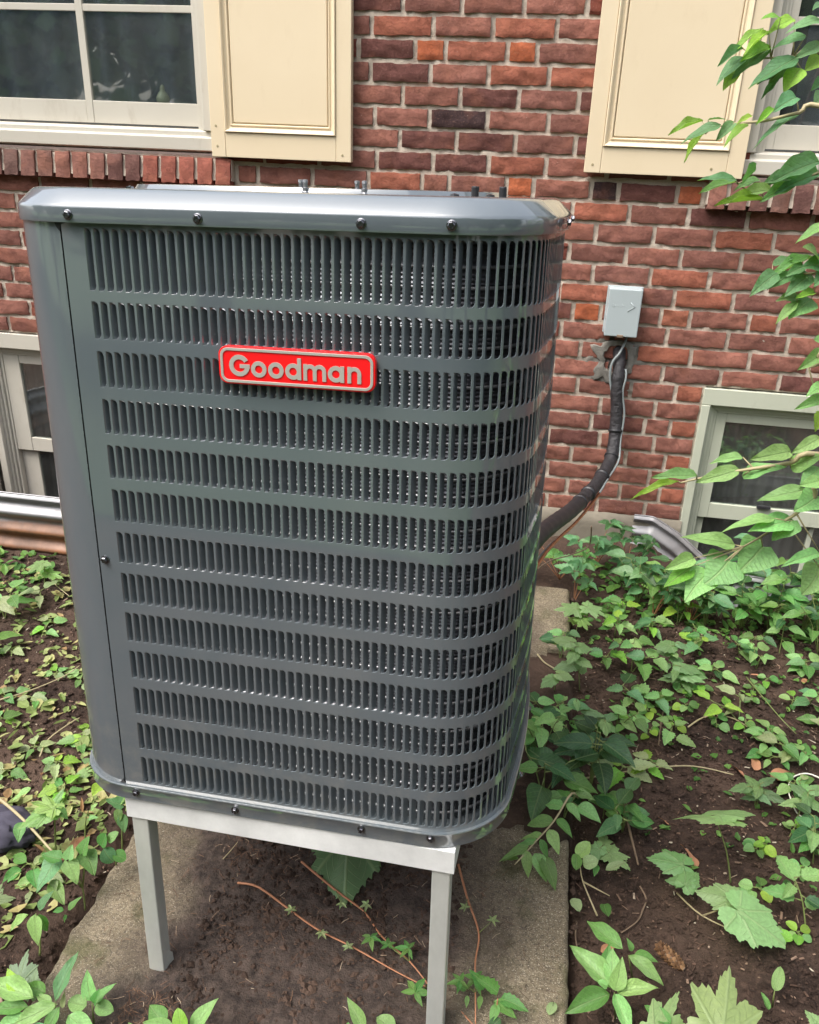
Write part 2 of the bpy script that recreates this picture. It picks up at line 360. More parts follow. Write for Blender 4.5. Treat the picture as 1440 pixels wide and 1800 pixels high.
def make_pad():
    nx, ny = 190, 330; x0, x1, y0, y1 = PADX0, PADX1, -2.60, -.50
    vs = []; fs = []
    for i in range(nx+1):
        for j in range(ny+1):
            x = x0+(x1-x0)*i/nx; y = y0+(y1-y0)*j/ny
            z = noise.fractal(Vector((x*14, y*14, 5)), 1., 2., 4)*.004 + noise.noise(Vector((x*3, y*3, 9)))*.004
            mud = max(0, 1-abs(x+.34)/.36)**.5; z += mud*(.004+.012*max(0, noise.noise(Vector((x*9, y*9, 2))))+.0055*noise.fractal(Vector((x*32, y*32, 2)), .9, 2.1, 4)+(.004 if noise.noise(Vector((x*24, y*40, 6))) > .25 else 0))
            e = min(i, nx-i)
            if e < 2: z -= (.010, .003)[e]*(1+.8*noise.noise(Vector((0, y*30, x))))
            wob = noise.noise(Vector((x*2, y*22, 7)))*.007+noise.noise(Vector((x*2, y*70, 7)))*.003
            if e < 3: x += wob*(1 if i < 5 else .4)
            vs.append((x, y, z))
    n = ny+1
    for i in range(nx):
        for j in range(ny): a = i*n+j; fs.append((a, a+n, a+n+1, a+1))
    b = len(vs)
    for i in (0, nx):
        k = len(vs)
        for j in range(ny+1): v = vs[i*n+j]; vs.append((v[0]+noise.noise(Vector((4, v[1]*30, i)))*.006, v[1], -.15))
        for j in range(ny): fs.append((i*n+j, i*n+j+1, k+j+1, k+j) if i == 0 else (i*n+j+1, i*n+j, k+j, k+j+1))
    k = len(vs)
    for i in range(nx+1): v = vs[i*n+ny]; vs.append((v[0], v[1], -.15))
    for i in range(nx): fs.append((i*n+ny, (i+1)*n+ny, k+i+1, k+i))
    m = MB(); m.add(vs, fs); o = m.obj('concrete_path', M['pad'], None, True, 50)
    tag(o, 'old mossy concrete slab with dark mud washed over its middle', kind='structure')
make_pad()

# ------------------------------------------------------------ house
house = empty('brick_house', (0, .1, 0), 'red brick house wall with cream shutters and pale window frames', 'house')
house_inv = Matrix.Translation((0, -.1, 0))
def hp(o):     # parent to the house, keeping world coordinates
    o.parent = house; o.matrix_parent_inverse = house_inv; return o
CH = .0677; ZC0 = 1.8              # course height, centre of course 0
def zc(c): return ZC0-CH*c
# openings  x0,x1,z0,z1
OPEN = [(-2.62, -1.21, 1.315, 3.2), (.59, 2.0, 1.315, 3.2), (-2.325, -1.45, -.4, .614), (.575, 1.45, -.4, .612)]
SILLS = [(-2.68, -1.172, 1.222, 1.312), (.458, 2.06, 1.222, 1.312)]
def free_interval(xa, xb, zlo, zhi):
    """clip a brick against openings and sills"""
    iv = [(xa, xb)]
    for (a, b, c, d) in OPEN+SILLS:
        zm = (zlo+zhi)/2
        if c < zm < d:
            out = []
            for p, q in iv:
                if q <= a or p >= b: out.append((p, q)); continue
                if p < a: out.append((p, a-.005))
                if q > b: out.append((b+.005, q))
            iv = out
    return [(p, q) for p, q in iv if q-p > .018]
JN = {0: [-.577, -.385, -.187, .009], 1: [-.68, -.475, -.282, -.078], 2: [-.723, -.533, -.432, -.23, -.134], 3: [-.681, -.479, -.287, -.09],
 4: [-.57, -.376, -.182, .013], 5: [-.664, -.477, -.281, -.079], 6: [-.576, -.381, -.182, .017], 7: [-.656, -.458, -.267, -.073],
 8: [-.685, -.494, -.399, -.201, -.109, .085, .176, .368, .461], 9: [.03, .221, .416, .607], 10: [.117, .313, .511, .704], 11: [.035, .229, .413, .612],
 12: [.124, .321, .519, .712], 13: [.015, .218, .412, .61], 14: [.07, .168, .377, .477, .676, .775], 15: [.036, .22, .408, .616, .819], 16: [.112, .31, .502, .703],
 17: [.02, .226, .414], 18: [.118, .311, .47], 19: [.012, .209, .407], 20: [.184, .38, .472], 21: [.03, .223, .424], 22: [.124, .329, .474], 23: [.04, .236, .426],
 24: [.123, .325, .474], 25: [.05, .246, .429]}
LN = {9: -1.944, 10: -2.052, 11: -1.995, 12: -2.055, 13: -2.02, 14: -2.115, 15: -2.166, 16: -2.065, 17: -2.168}
SPEC = {(2, -.533): 'o', (2, -.23): 'o', (8, -.201): 'o', (8, -.78): 'o', (8, .085): 'd', (8, .368): 'o', (14, .07): 'o', (14, .377): 'p', (14, .676): 'r', (5, -.477): 'd', (2, -.723): 'u', (0, -.78): 'u',
        (4, -.376): 'u', (6, -.381): 'u', (7, -.458): 'u', (3, -.09): 'r', (3, -.287): 'r', (12, .321): 'r', (13, .412): 'r', (16, .31): 'r', (24, .474): 'r', (20, .472): 'r', (18, .47): 'r'}
PAL = dict(o=(.47, .135, .06), d=(.06, .035, .035), u=(.165, .068, .056), p=(.38, .14, .085), r=(.36, .125, .078))
def bcol():
    k = rnd()
    base = Vector((.325, .134, .096)).lerp(Vector((.235, .103, .080)), rnd())
    if k < .12: base = Vector(PAL['u'])
    elif k > .90: base = Vector(PAL['r'])
    return tuple(base*(.88+.24*rnd()))
def brick_mesh(L, H, seed, name='brick', D=.095):
    """one brick: a coarse block whose face is hand-made rough, with chipped edges"""
    nx = max(5, int(L/.0125)); nz = 6; vs = []; fs = []
    for i in range(nx+1):
        for k in range(nz+1):
            x = -L/2+L*i/nx; z = -H/2+H*k/nz; ex = min(i, nx-i); ez = min(k, nz-k)
            y = noise.fractal(Vector((x*28, z*36, seed*7.7)), 1., 2., 3)*.0034 + noise.noise(Vector((x*11, z*13, seed*3.1)))*.0024
            if noise.noise(Vector((x*16, z*22, seed*5.3))) > .22: y += .0032
            if ex == 0 or ez == 0:
                y += .0022
                x += noise.noise(Vector((x*50, z*50, seed)))*.0034 - (0 if ex else math.copysign(.001, x))
                z += noise.noise(Vector((x*45, z*60, seed+4)))*.0036
            vs.append((x, y, z))
    n = nz+1
    for i in range(nx):
        for k in range(nz): a = i*n+k; fs.append((a, a+n, a+n+1, a+1))
    ring = [k*1 for k in range(0)]
    border = [i*n for i in range(nx+1)]+[nx*n+k for k in range(1, nz+1)]+[i*n+nz for i in range(nx-1, -1, -1)]+[k for k in range(nz-1, 0, -1)]
    b0 = len(vs)
    for q in border: v = vs[q]; vs.append((v[0], v[1]+.006 if False else .012, v[2]))
    b1 = len(vs)
    for q in border: v = vs[q]; vs.append((v[0], D, v[2]))
    m = len(border)
    for t in range(m):
        u = (t+1) % m
        fs.append((border[t], b0+t, b0+u, border[u])); fs.append((b0+t, b1+t, b1+u, b0+u))
    fs.append(tuple(b1+t for t in range(m)))
    fs = [tuple(reversed(f)) for f in fs]
    mb = MB(); mb.add(vs, fs); me = mb.mesh(name, M['brick'], True); me.set_sharp_from_angle(angle=math.radians(42)); return me
STR = [brick_mesh(.1915, .0532, s) for s in range(14)]; HDR = [brick_mesh(.0905, .0532, s+40) for s in range(6)]
SOL = [brick_mesh(.0565, .088, s+70, D=.13) for s in range(5)]
NB = [0]; EXTRA = []
def put_brick(me, base, x, y, z, L, col, rot=0, visible=True):
    if visible:
        o = bpy.data.objects.new('brick', me); link(o); hp(o); o.location = (x, y, z); o.scale = (L/base, 1, 1)
        o.rotation_euler = ((rnd()-.5)*.012, rot+(rnd()-.5)*.012, (rnd()-.5)*.01); o.color = (*col, 1); NB[0] += 1
    else: EXTRA.append((me, (x, y, z), L/base, col))
cand = []
for c in range(-20, 26):
    js = list(JN.get(c, [])); anchor = js[-1] if js else (.1 if c % 2 else 0.)+(rnd()-.5)*.02
    if not js: js = [anchor]
    while js[-1] < 3.2: js.append(js[-1]+.2032+(rnd()-.5)*.006)
    ln = LN.get(c)
    if ln:
        left = [ln]
        while left[-1] < js[0]-.25: left.append(left[-1]+.2032)
        if js[0]-left[-1] < .05: left.pop()
        while left[0] > -3.6: left.insert(0, left[0]-.2032)
        js = left+js
    else:
        while js[0] > -3.6: js.insert(0, js[0]-.2032+(rnd()-.5)*.006)
    for a, b in zip(js[:-1], js[1:]):
        for p, q in free_interval(a, b, zc(c)-.02, zc(c)+.02):
            cand.append((c, a, p, q))
def seen(x, z):
    # in frame and not hidden behind the air conditioner
    v = Vector((x, 0, z))-CAM; w = v.dot(CF); px = 720+FPX*v.dot(CR)/w; py = 900-FPX*v.dot(CU)/w
    if not (-70 < px < 1510 and -60 < py < 1100): return False
    if 60+(py-345)*.11 < px < 960-(py-345)*.06 and py > 360: return False
    if (370 < px < 600 or 1080 < px < 1290) and py < 280: return False
    return True
for (c, a, p, q) in cand:
    L = q-p-.0142; x = (p+q)/2; z = zc(c)
    if L < .02: continue
    k = SPEC.get((c, a)) or (SPEC.get((c, -.78)) if c in (8, 0) and abs(a+.77) < .04 else None)
    col = tuple(Vector(PAL[k])*(.92+.16*rnd())) if k else bcol()
    if L < .13: me, base = random.choice(HDR), .0905
    else: me, base = random.choice(STR), .1915
    if not k and L < .11 and rnd() < .35: col = PAL['r']
    hole = abs(x-.245) < .075 and .60 < z < .775
    if hole:
        if abs(x-.245) < .03: continue
    put_brick(me, base, x, -.004+(rnd()-.5)*.003, z+(rnd()-.5)*.0015, L, col, visible=seen(x, z) and NB[0] < 268)
# rowlock sills of bricks on edge
for (x0, x1, z0, z1) in SILLS:
    n = int(round((x1-x0)/.0677)); p = (x1-x0)/n
    for k in range(n):
        x = x0+p*(k+.5); col = bcol(); col = tuple(Vector(col).lerp(Vector((.15, .095, .08)), .35 if rnd() < .7 else .8))
        if (x0 < 0 and k > n-6): col = tuple(Vector((.30, .10, .07))*(.85+.3*rnd()))
        o = bpy.data.objects.new('brick', random.choice(SOL)); link(o); hp(o); o.location = (x, -.040+(rnd()-.5)*.002, 1.2655); o.rotation_euler = (math.radians(-9), (rnd()-.5)*.015, 0)
        o.scale = ((p-.011)/.0565, 1, 1); o.color = (*col, 1)
for (x0, x1, z0, z1) in SILLS:
    q_ = MB(); q_.box(x0+.004, x1-.004, -.0270, .06, 1.2300, 1.3010, Matrix.Translation((0, 0, 1.2655))@Matrix.Rotation(math.radians(-9), 4, 'X')@Matrix.Translation((0, .0, -1.2655))); hp(q_.obj('sill_mortar', M['mortar'])) 
# the bricks past the limit: one joined part
if EXTRA:
    vs = []; fs = []; cols = []; off = 0
    for me, loc, sx, col in EXTRA:
        n = len(me.vertices); a = np.empty(n*3, np.float32); me.vertices.foreach_get('co', a); a = a.reshape(-1, 3)*np.array([sx, 1, 1])+np.array(loc)
        vs.append(a)
        for pl in me.polygons: fs.append(tuple(i+off for i in pl.vertices))
        off += n
    me = bpy.data.meshes.new('brick'); me.from_pydata(np.concatenate(vs).tolist(), [], fs); me.materials.append(M['brick'])
    o = bpy.data.objects.new('brick', me); link(o); hp(o); o['kind'] = 'stuff'; o.color = (.21, .063, .043, 1)
# mortar wall
def mortar_wall():
    st = .0075; xs = np.arange(-3.4, 2.9, st); zs = np.arange(.075, 3.1, st)
    co = np.zeros((len(xs), len(zs), 3), np.float32)
    for i, x in enumerate(xs):
        for k, z in enumerate(zs):
            vis = z < 2.0 and -2.3 < x < 1.2
            y = .0052
            if vis: y += noise.noise(Vector((x*45, z*60, 0)))*.0035+noise.noise(Vector((x*14, z*16, 4)))*.0035+noise.noise(Vector((x*120, z*120, 2)))*.0015
            d = math.hypot(x-.245, (z-.69)*.9)
            if d < .15: y -= .010*(1-d/.15)**.5*(.5+noise.noise(Vector((x*30, z*30, 8))))
            co[i, k] = (x, y, z)
    I, K = np.meshgrid(np.arange(len(xs)-1), np.arange(len(zs)-1), indexing='ij'); n = len(zs)
    cx = xs[:-1][:, None]+st/2+0*zs[:-1][None]; cz = zs[:-1][None]+st/2+0*xs[:-1][:, None]
    keep = np.ones(cx.shape, bool)
    for (a, b, c, d) in OPEN: keep &= ~((cx > a) & (cx < b) & (cz > c) & (cz < d))
    keep &= ~((np.abs(cx-.243) < .042) & (np.abs(cz-.72) < .055))
    a = (I*n+K)[keep]; f = np.stack([a, a+n, a+n+1, a+1], 1)
    o = link(bpy.data.objects.new('wall', npmesh('wall', co.reshape(-1, 3), f, M['mortar'], True))); hp(o)
mortar_wall()
def hpart(mb, name, mat, parent=None, bev=0, smooth=False, label=None):
    o = mb.obj(name, mat, None, smooth)
    if parent is None: hp(o)
    else: o.parent = parent       # sub-part: parent frame is the world frame
    if bev: bevel(o, bev)
    if label: o['label'] = label
    return o
# wall core, dark inside, foundation
b = MB(); D0 = .10
for (x0, x1, z0, z1) in [(-3.4, -2.62, .08, 3.1), (-1.21, .59, .615, 3.1), (2.0, 2.9, .08, 3.1), (-2.62, -1.21, .62, 1.30), (.59, 2.0, .62, 1.30), (-1.45, .2, .08, .615), (.285, .575, .08, .615), (.2, .285, .08, .66), (-2.62, -2.325, .08, .62), (1.45, 2.0, .08, .62)]:
    b.box(x0, x1, .014, .25, z0, z1)
hpart(b, 'wall_core', M['mortar'])
b = MB()
for x0, x1 in ((-3.4, -2.325), (-1.45, .575), (1.45, 2.9)):
    n = int((x1-x0)/.03); vs = []; fs = []
    for i in range(n+1):
        x = x0+(x1-x0)*i/n
        for k, (y, z) in enumerate([(.02, .084), (-.012, .078), (-.016, .03), (-.016, -.05), (-.016, -.2), (-.016, -.45)]):
            vs.append((x, y+noise.noise(Vector((x*9, z*9, 2)))*.005*(k > 0), z+(noise.noise(Vector((x*12, 0, 2)))*.006 if k < 2 else 0)))
    for i in range(n):
        for k in range(5): a = i*6+k; fs.append((a, a+1, a+7, a+6))
    b.add(vs, fs); b.box(x0, x1, .021, .25, -.45, .078)
hpart(b, 'foundation', M['fnd'], smooth=True)
b = MB(); b.box(.20, .288, .03, .14, .655, .80); hpart(b, 'pipe_hole', M['hole'])
# old mortar smeared round the pipe hole
b = MB(); vs = []; fs = []; NA = 72; NR = 9
for i in range(NA):
    a = 2*pi*i/NA; c_, s_ = math.cos(a), math.sin(a)
    r0 = .040+.008*noise.noise(Vector((c_*2, s_*2, 1))); r1 = r0+.018+.040*max(0, .35+noise.noise(Vector((c_*1.6, s_*1.6, 7)))+noise.noise(Vector((c_*5, s_*5, 3)))*.5)*(1.25 if c_ < 0 else .8)*(.4 if s_ > .5 else 1)
    for k in range(NR+1):
        t = k/NR; rr = r0+(r1-r0)*t; x = .243+rr*c_; z = .693+rr*s_*1.2; h = .0085*(1-t)**.5*(.6+.6*noise.noise(Vector((x*60, z*60, 5))))
        vs.append((x, .010 if k == 0 else (-.0045-h if k < NR else .004), z))
for i in range(NA):
    j = (i+1) % NA
    for k in range(NR): fs.append((i*(NR+1)+k, i*(NR+1)+k+1, j*(NR+1)+k+1, j*(NR+1)+k))
b.add(vs, fs); hpart(b, 'mortar_smear', M['mortar'], smooth=True)

def window(x0, x1, z0, z1, mat, rails, panes, casing=.075, divs=(), name='window', jamb=.03, curtain=None, casing_top=None, label=None, flat=-.006, glassy=.055, label2=None):
    """x0..z1 outer edge of the casing on the wall plane"""
    ct = casing_top or casing
    w = MB(); w.box(x0, x1, flat, .06, z1-ct, z1)                                   # head casing
    w.box(x0, x0+casing, flat-.002, .058, z0, z1-ct-.001); w.box(x1-casing, x1, flat-.002, .058, z0, z1-ct-.001)
    o = hpart(w, name, mat, bev=.0025, label=label)
    def sub(mb, nm, mt, bv=.0015): 
        p = mb.obj(nm, mt, o); 
        if bv: bevel(p, bv)
        return p
    f = MB(); a, c, t = x0+casing, x1-casing, z1-ct                                    # stepped frame inside the casing
    for k, (ww, yy) in enumerate([(.011, .012), (.011, .022), (.011, .032)]):
        f.box(a, a+ww, yy, .07+k*.001, z0, t-.0005); f.box(c-ww, c, yy, .07+k*.001, z0, t-.0005); f.box(a+ww+.0005, c-ww-.0005, yy-.001, .071+k*.001, t-ww, t)
        a += ww+.001; c -= ww+.001; t -= ww+.001
    sub(f, 'frame', mat)
    return o, a, c, t, sub
def pane_grid(sub, mat, xs, zs, y0, y1, xin, zin, gy):
    """sash bars: list of x-bars and z-bars, then one pane per hole"""
    s = MB()
    for (a, b) in xs: s.box(a, b, y0, y1, zin[0], zin[1])
    xe = [xin[0]]+[v for ab in xs for v in ab]+[xin[1]]
    for (a, b) in zs:
        k = 0
        while k < len(xe)-1:
            if xe[k+1]-xe[k] > .002: s.box(xe[k]+.0004, xe[k+1]-.0004, y0+.0015, y1-.0015, a, b)
            k += 2
    sub(s, 'sash', mat)
def glass_panes(sub, xr, zr, gy):
    for (a, b) in xr:
        for (c, d) in zr:
            g = MB(); g.box(a, b, gy, gy+.004, c, d); sub(g, 'pane', M['glass'], 0)
def curtain(sub, x0, x1, z0, z1, y, mat, amp=.022, wl=.09, nm='curtain'):
    vs = []; fs = []; n = int((x1-x0)/.008)
    for i in range(n+1):
        x = x0+(x1-x0)*i/n; ph = x/wl*2*pi+1.5*noise.noise(Vector((x*4, 0, 1)))*3
        for z in (z0, z1): vs.append((x, y+amp*math.sin(ph)*(.7+.5*noise.noise(Vector((x*9, z, 0)))), z))
    for i in range(n): a = 2*i; fs.append((a, a+2, a+3, a+1))
    m = MB(); m.add(vs, fs); p = sub(m, nm, mat, 0); p.data.polygons.foreach_set('use_smooth', [True]*len(p.data.polygons)); return p
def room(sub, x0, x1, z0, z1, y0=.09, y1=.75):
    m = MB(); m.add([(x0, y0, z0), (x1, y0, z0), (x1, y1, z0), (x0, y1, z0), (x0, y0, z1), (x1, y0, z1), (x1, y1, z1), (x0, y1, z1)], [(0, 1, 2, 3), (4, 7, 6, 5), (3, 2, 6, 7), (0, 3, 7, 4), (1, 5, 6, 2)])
    sub(m, 'room_dark_box', M['dark'], 0)  # near-black box added behind the glass, the room's shade put into its colour
# upper left window
def upper(x0, x1, vb, glx, label, curt):
    w, a, c, t, sub = window(x0, x1, 1.395, 3.1, M['trim'], None, None, casing=.035, label=label)
    gy = .062
    zb0, zb1 = deep(0, 1.407, .03)[1], deep(0, 1.480, .045)[1]
    zin = (zb0, 3.0); xs = [(a-.001, a+.03)]+vb+[(c-.03, c+.001)]
    if glx is not None: xs[glx[0]] = glx[1]
    pane_grid(sub, M['trim'], xs, [(zb0, zb1), (1.76, 1.782), (2.08, 2.12), (2.42, 2.44)], .038, .058, (xs[0][0], xs[-1][1]), zin, gy)
    xe = [v for ab in xs for v in ab][1:-1]
    glass_panes(sub, [(xe[i], xe[i+1]) for i in range(0, len(xe), 2)], [(zb1, 1.76), (1.782, 2.08), (2.12, 2.42), (2.44, 3.0)], .047)
    s = MB(); M1 = [(x0-.01, x1+.01)]
    p0, p1 = x0-.015, x1+.015
    # timber sill: sloped top, square nose
    s.add([(p0, .06, 1.402), (p1, .06, 1.402), (p1, .002, 1.392), (p0, .002, 1.392), (p0, .002, 1.376), (p1, .002, 1.376), (p1, -.012, 1.372), (p0, -.012, 1.372), (p0, -.012, 1.330), (p1, -.012, 1.330), (p0, .06, 1.318), (p1, .06, 1.318)],
          [(0, 3, 2, 1), (3, 4, 5, 2), (4, 7, 6, 5), (7, 8, 9, 6), (8, 10, 11, 9), (0, 1, 11, 10), (1, 2, 5, 6, 9, 11), (0, 10, 8, 7, 4, 3)])
    sub(s, 'sill', M['trim'], .002)
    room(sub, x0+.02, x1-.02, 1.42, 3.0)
    curtain(sub, curt[0], curt[1], 1.44, 3.0, .20, M['curt'], .03, .12)
    sh = MB(); sh.box(x0+.03, x1-.03, .075, .19, 1.455, 1.470); sub(sh, 'inner_sill', M['trim'], 0)
xk = lambda x, d=.05: deep(x, 1, d)[0]
upper(-2.62, -1.245, [(xk(-2.115), xk(-2.09)), (xk(-1.715), xk(-1.689))], (3, (xk(-1.285), -1.245+.001)), 'upper left window with white bars between its panes', (-2.5, -1.34))
upper(.555, 1.98, [(xk(1.05), xk(1.075)), (xk(1.47), xk(1.495))], (0, (.57, xk(.640))), 'upper right window beside the right shutter, partly behind leaves', (.72, 1.9))
# basement windows
def basement(x0, x1, gl, mat, div, label, cz):
    w, a, c, t, sub = window(x0, x1, -.36, .610, mat, None, None, casing=.031, casing_top=.062, label=label)
    g0, g1 = gl
    pane_grid(sub, mat, [(a, g0), (g1, c)], [(.086, .146), (deep(0, .49, .045)[1], t)], .036, .056, (a, c), (.086, t), .05)
    glass_panes(sub, [(g0, g1)], [(.146, deep(0, .49, .045)[1])], .046)
    s = MB(); s.box(a, a+.03, .058, .078, -.34, .085); s.box(c-.03, c, .058, .078, -.34, .085)
    for (p, q) in div: s.box(p, q, .0585, .0775, -.30, .085)
    s.box(a+.0305, c-.0305, .059, .077, -.34, -.30); sub(s, 'sash', mat)
    e = [a+.03]+[v for ab in div for v in ab]+[c-.03]
    glass_panes(sub, [(e[i], e[i+1]) for i in range(0, len(e), 2)], [(-.30, .085)], .066)
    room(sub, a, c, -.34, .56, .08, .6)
    curtain(sub, a+.02, c-.02, -.32, cz, .14, M['curt2'], .012, .05)
    return sub
sb = basement(.569, 1.44, (deep(.664, 0, .04)[0], 1.345), M['greentrim'], [(deep(1.041, 0, .06)[0], deep(1.059, 0, .06)[0])], 'basement window behind the leafy branch at the right', .58)
k = MB(); k.box(.845, .895, .024, .036, .148, .160); sb(k, 'latch', M['dark'])
basement(-2.315, -1.44, (deep(-2.150, 0, .04)[0], -1.54), M['trim'], [(deep(-2.20, 0, .04)[0], deep(-2.131, 0, .06)[0])], 'basement window at the left edge, half hidden by the grey machine', .45)

def shutter(x0, x1, z0, z1, label, screws):
    y0 = -.040; s = MB(); st = .052
    s.box(x0, x0+st, y0, -.008, z0, z1); s.box(x1-st, x1, y0, -.008, z0, z1); s.box(x0+st+.0006, x1-st-.0006, y0+.0006, -.009, z0, z0+.080); s.box(x0+st+.0006, x1-st-.0006, y0+.0006, -.009, z1-.08, z1)
    s.box(x0+st+.0006, x1-st-.0006, y0+.014, -.010, z0+.0805, z1-.0805)
    o = hpart(s, 'shutter', M['shutter'], bev=.0018, label=label)
    # ogee moulding ring then the raised field
    def ring(prof):
        vs = []; n = len(prof)
        for (off, y) in prof:
            a, b, c, d = x0+st+off, x1-st-off, z0+.080+off, z1-.08-off
            vs += [(a, y, c), (b, y, c), (b, y, d), (a, y, d)]
        fs = [(i*4+k, i*4+(k+1) % 4, i*4+4+(k+1) % 4, i*4+4+k) for i in range(n-1) for k in range(4)]
        return vs, fs
    m = MB(); vs, fs = ring([(.001, y0+.012), (.001, y0-.003), (.004, y0-.006), (.008, y0-.004), (.011, y0+.003), (.016, y0+.006), (.020, y0+.007), (.023, y0+.003), (.026, y0+.003), (.029, y0+.010), (.030, y0+.0135)])
    m.add(vs, fs); p = m.obj('moulding', M['shutter'], o, False); p.data.set_sharp_from_angle(angle=math.radians(40)) if False else None
    f = MB(); off = .031; f.box(x0+st+off, x1-st-off, y0+.006, y0+.013, z0+.08+off, z1-.08-off); bevel(f.obj('field', M['shutter'], o), .004, 3)
    for (x, z) in screws:
        q = MB(); q.lathe([(.0, 0), (.0042, 0), (.0035, .0012), (0., .0014)], 10, Matrix.Translation((x, y0, z))@Matrix.Rotation(pi/2, 4, 'X')); q.obj('screw', M['stem'], o)
xs_ = lambda x, z: deep(x, z, -.04)
a0 = xs_(-1.257, 1.312); a1 = xs_(-.748, 1.312)
shutter(a0[0], a1[0], a0[1], 2.9, 'cream panelled shutter left of the bare brick', [(a0[0]+.02, a0[1]+.10), (a0[0]+.022, a0[1]+.035), (a1[0]-.03, a0[1]+.022)])
a0 = xs_(.054, 1.314); a1 = xs_(.564, 1.314)
shutter(a0[0], a1[0], a0[1], 2.9, 'cream panelled shutter right of the bare brick', [(a0[0]+.026, a0[1]+.025), (a1[0]-.10, a0[1]+.027)])
# figurine behind the glass
b = MB(); b.lathe([(.0, 0), (.017, .0), (.023, .012), (.024, .026), (.017, .040), (.008, .050), (.010, .056), (.007, .064), (.002, .070), (0, .0705)], 18, Matrix.Translation((-1.472, .10, 1.4705)))
tag(b.obj('figurine', M['cream'], None, True), 'small cream figurine standing on the sill inside the upper left window', 'figurine')

# ------------------------------------------------------------ window wells
def well(path, ztop, zbot, name, label, seg=260, name2='flange'):
    P = [Vector(p) for p in path]; d = [0]
    for i in range(1, len(P)): d.append(d[-1]+(P[i]-P[i-1]).length)
    pts = []
    for k in range(seg+1):
        s = d[-1]*k/seg; i = max(j for j in range(len(d)) if d[j] <= s+1e-9); i = min(i, len(P)-2); t = (s-d[i])/(d[i+1]-d[i]); pts.append(P[i].lerp(P[i+1], t))
    for _ in range(2): pts = [pts[0]]+[(pts[i-1]+pts[i]*2+pts[i+1])/4 for i in range(1, seg)]+[pts[-1]]
    nz = int((ztop-zbot)/.0042); vs = []; fs = []
    for layer in (0, 1):
        for k, p in enumerate(pts):
            t = (pts[min(k+1, seg)]-pts[max(k-1, 0)]).normalized(); nrm = Vector((t.y, -t.x))
            for j in range(nz+1):
                z = zbot+(ztop-zbot)*j/nz; o = .0125*math.cos((ztop-z-.006)/.0677*2*pi)*min(1, (ztop-z)/.012)-.0015*layer+noise.noise(Vector((p.x*5, p.y*5, z*4)))*.003
                vs.append((p.x+nrm.x*o, p.y+nrm.y*o, z))
    n = nz+1; L = (seg+1)*n
    for k in range(seg):
        for j in range(nz):
            a = k*n+j; fs.append((a, a+n, a+n+1, a+1)); fs.append((L+a, L+a+1, L+a+n+1, L+a+n))
        a = k*n+nz; fs.append((a, a+n, L+a+n, L+a))
    for k in (0, seg):
        for j in range(nz): a = k*n+j; fs.append((a, a+1, L+a+1, L+a))
    r = empty(name, (P[len(P)//2].x, P[len(P)//2].y, 0), label, 'window well')
    inv = Matrix.Translation((-r.location[0], -r.location[1], 0))
    m = MB(); m.add(vs, fs); o = m.obj('corrugated_sheet', M['galv'], r, True); o.data.set_sharp_from_angle(angle=math.radians(50)); o.matrix_parent_inverse = inv
    e = MB(); e.tube([(p.x, p.y, ztop) for p in pts[:]], .0035, 6); e = e.obj('rolled_rim', M['galv'], r, True); e.matrix_parent_inverse = inv
    for z in ([ztop-.07, ztop-.21] if zbot < -.15 else []):
        q = MB(); q.lathe([(0, 0), (.005, 0), (.004, .003), (0, .0035)], 8, Matrix.Translation((pts[2].x+.005, -.012, z))@Matrix.Rotation(pi/2, 4, 'X')); q = q.obj('bolt', M['bolt'], r); q.matrix_parent_inverse = inv
    return r
well([(.392, -.022), (.462, -.024), (.474, -.036), (.545, -.150), (.600, -.295), (.64, -.38), (.70, -.432), (.80, -.445), (1.2, -.45), (1.45, -.42), (1.56, -.3), (1.63, -.03), (1.72, -.022)], .092, -.30, 'window_well', 'galvanised corrugated window well under the right basement window')
well([(-2.55, -.022), (-2.47, -.03), (-2.42, -.36), (-2.30, -.58), (-2.1, -.65), (-1.85, -.668), (-1.6, -.668), (-1.42, -.60), (-1.33, -.4), (-1.29, -.03), (-1.2, -.022)], .222, -.12, 'window_well', 'corrugated window well at the left, galvanised above and rusty brown below')

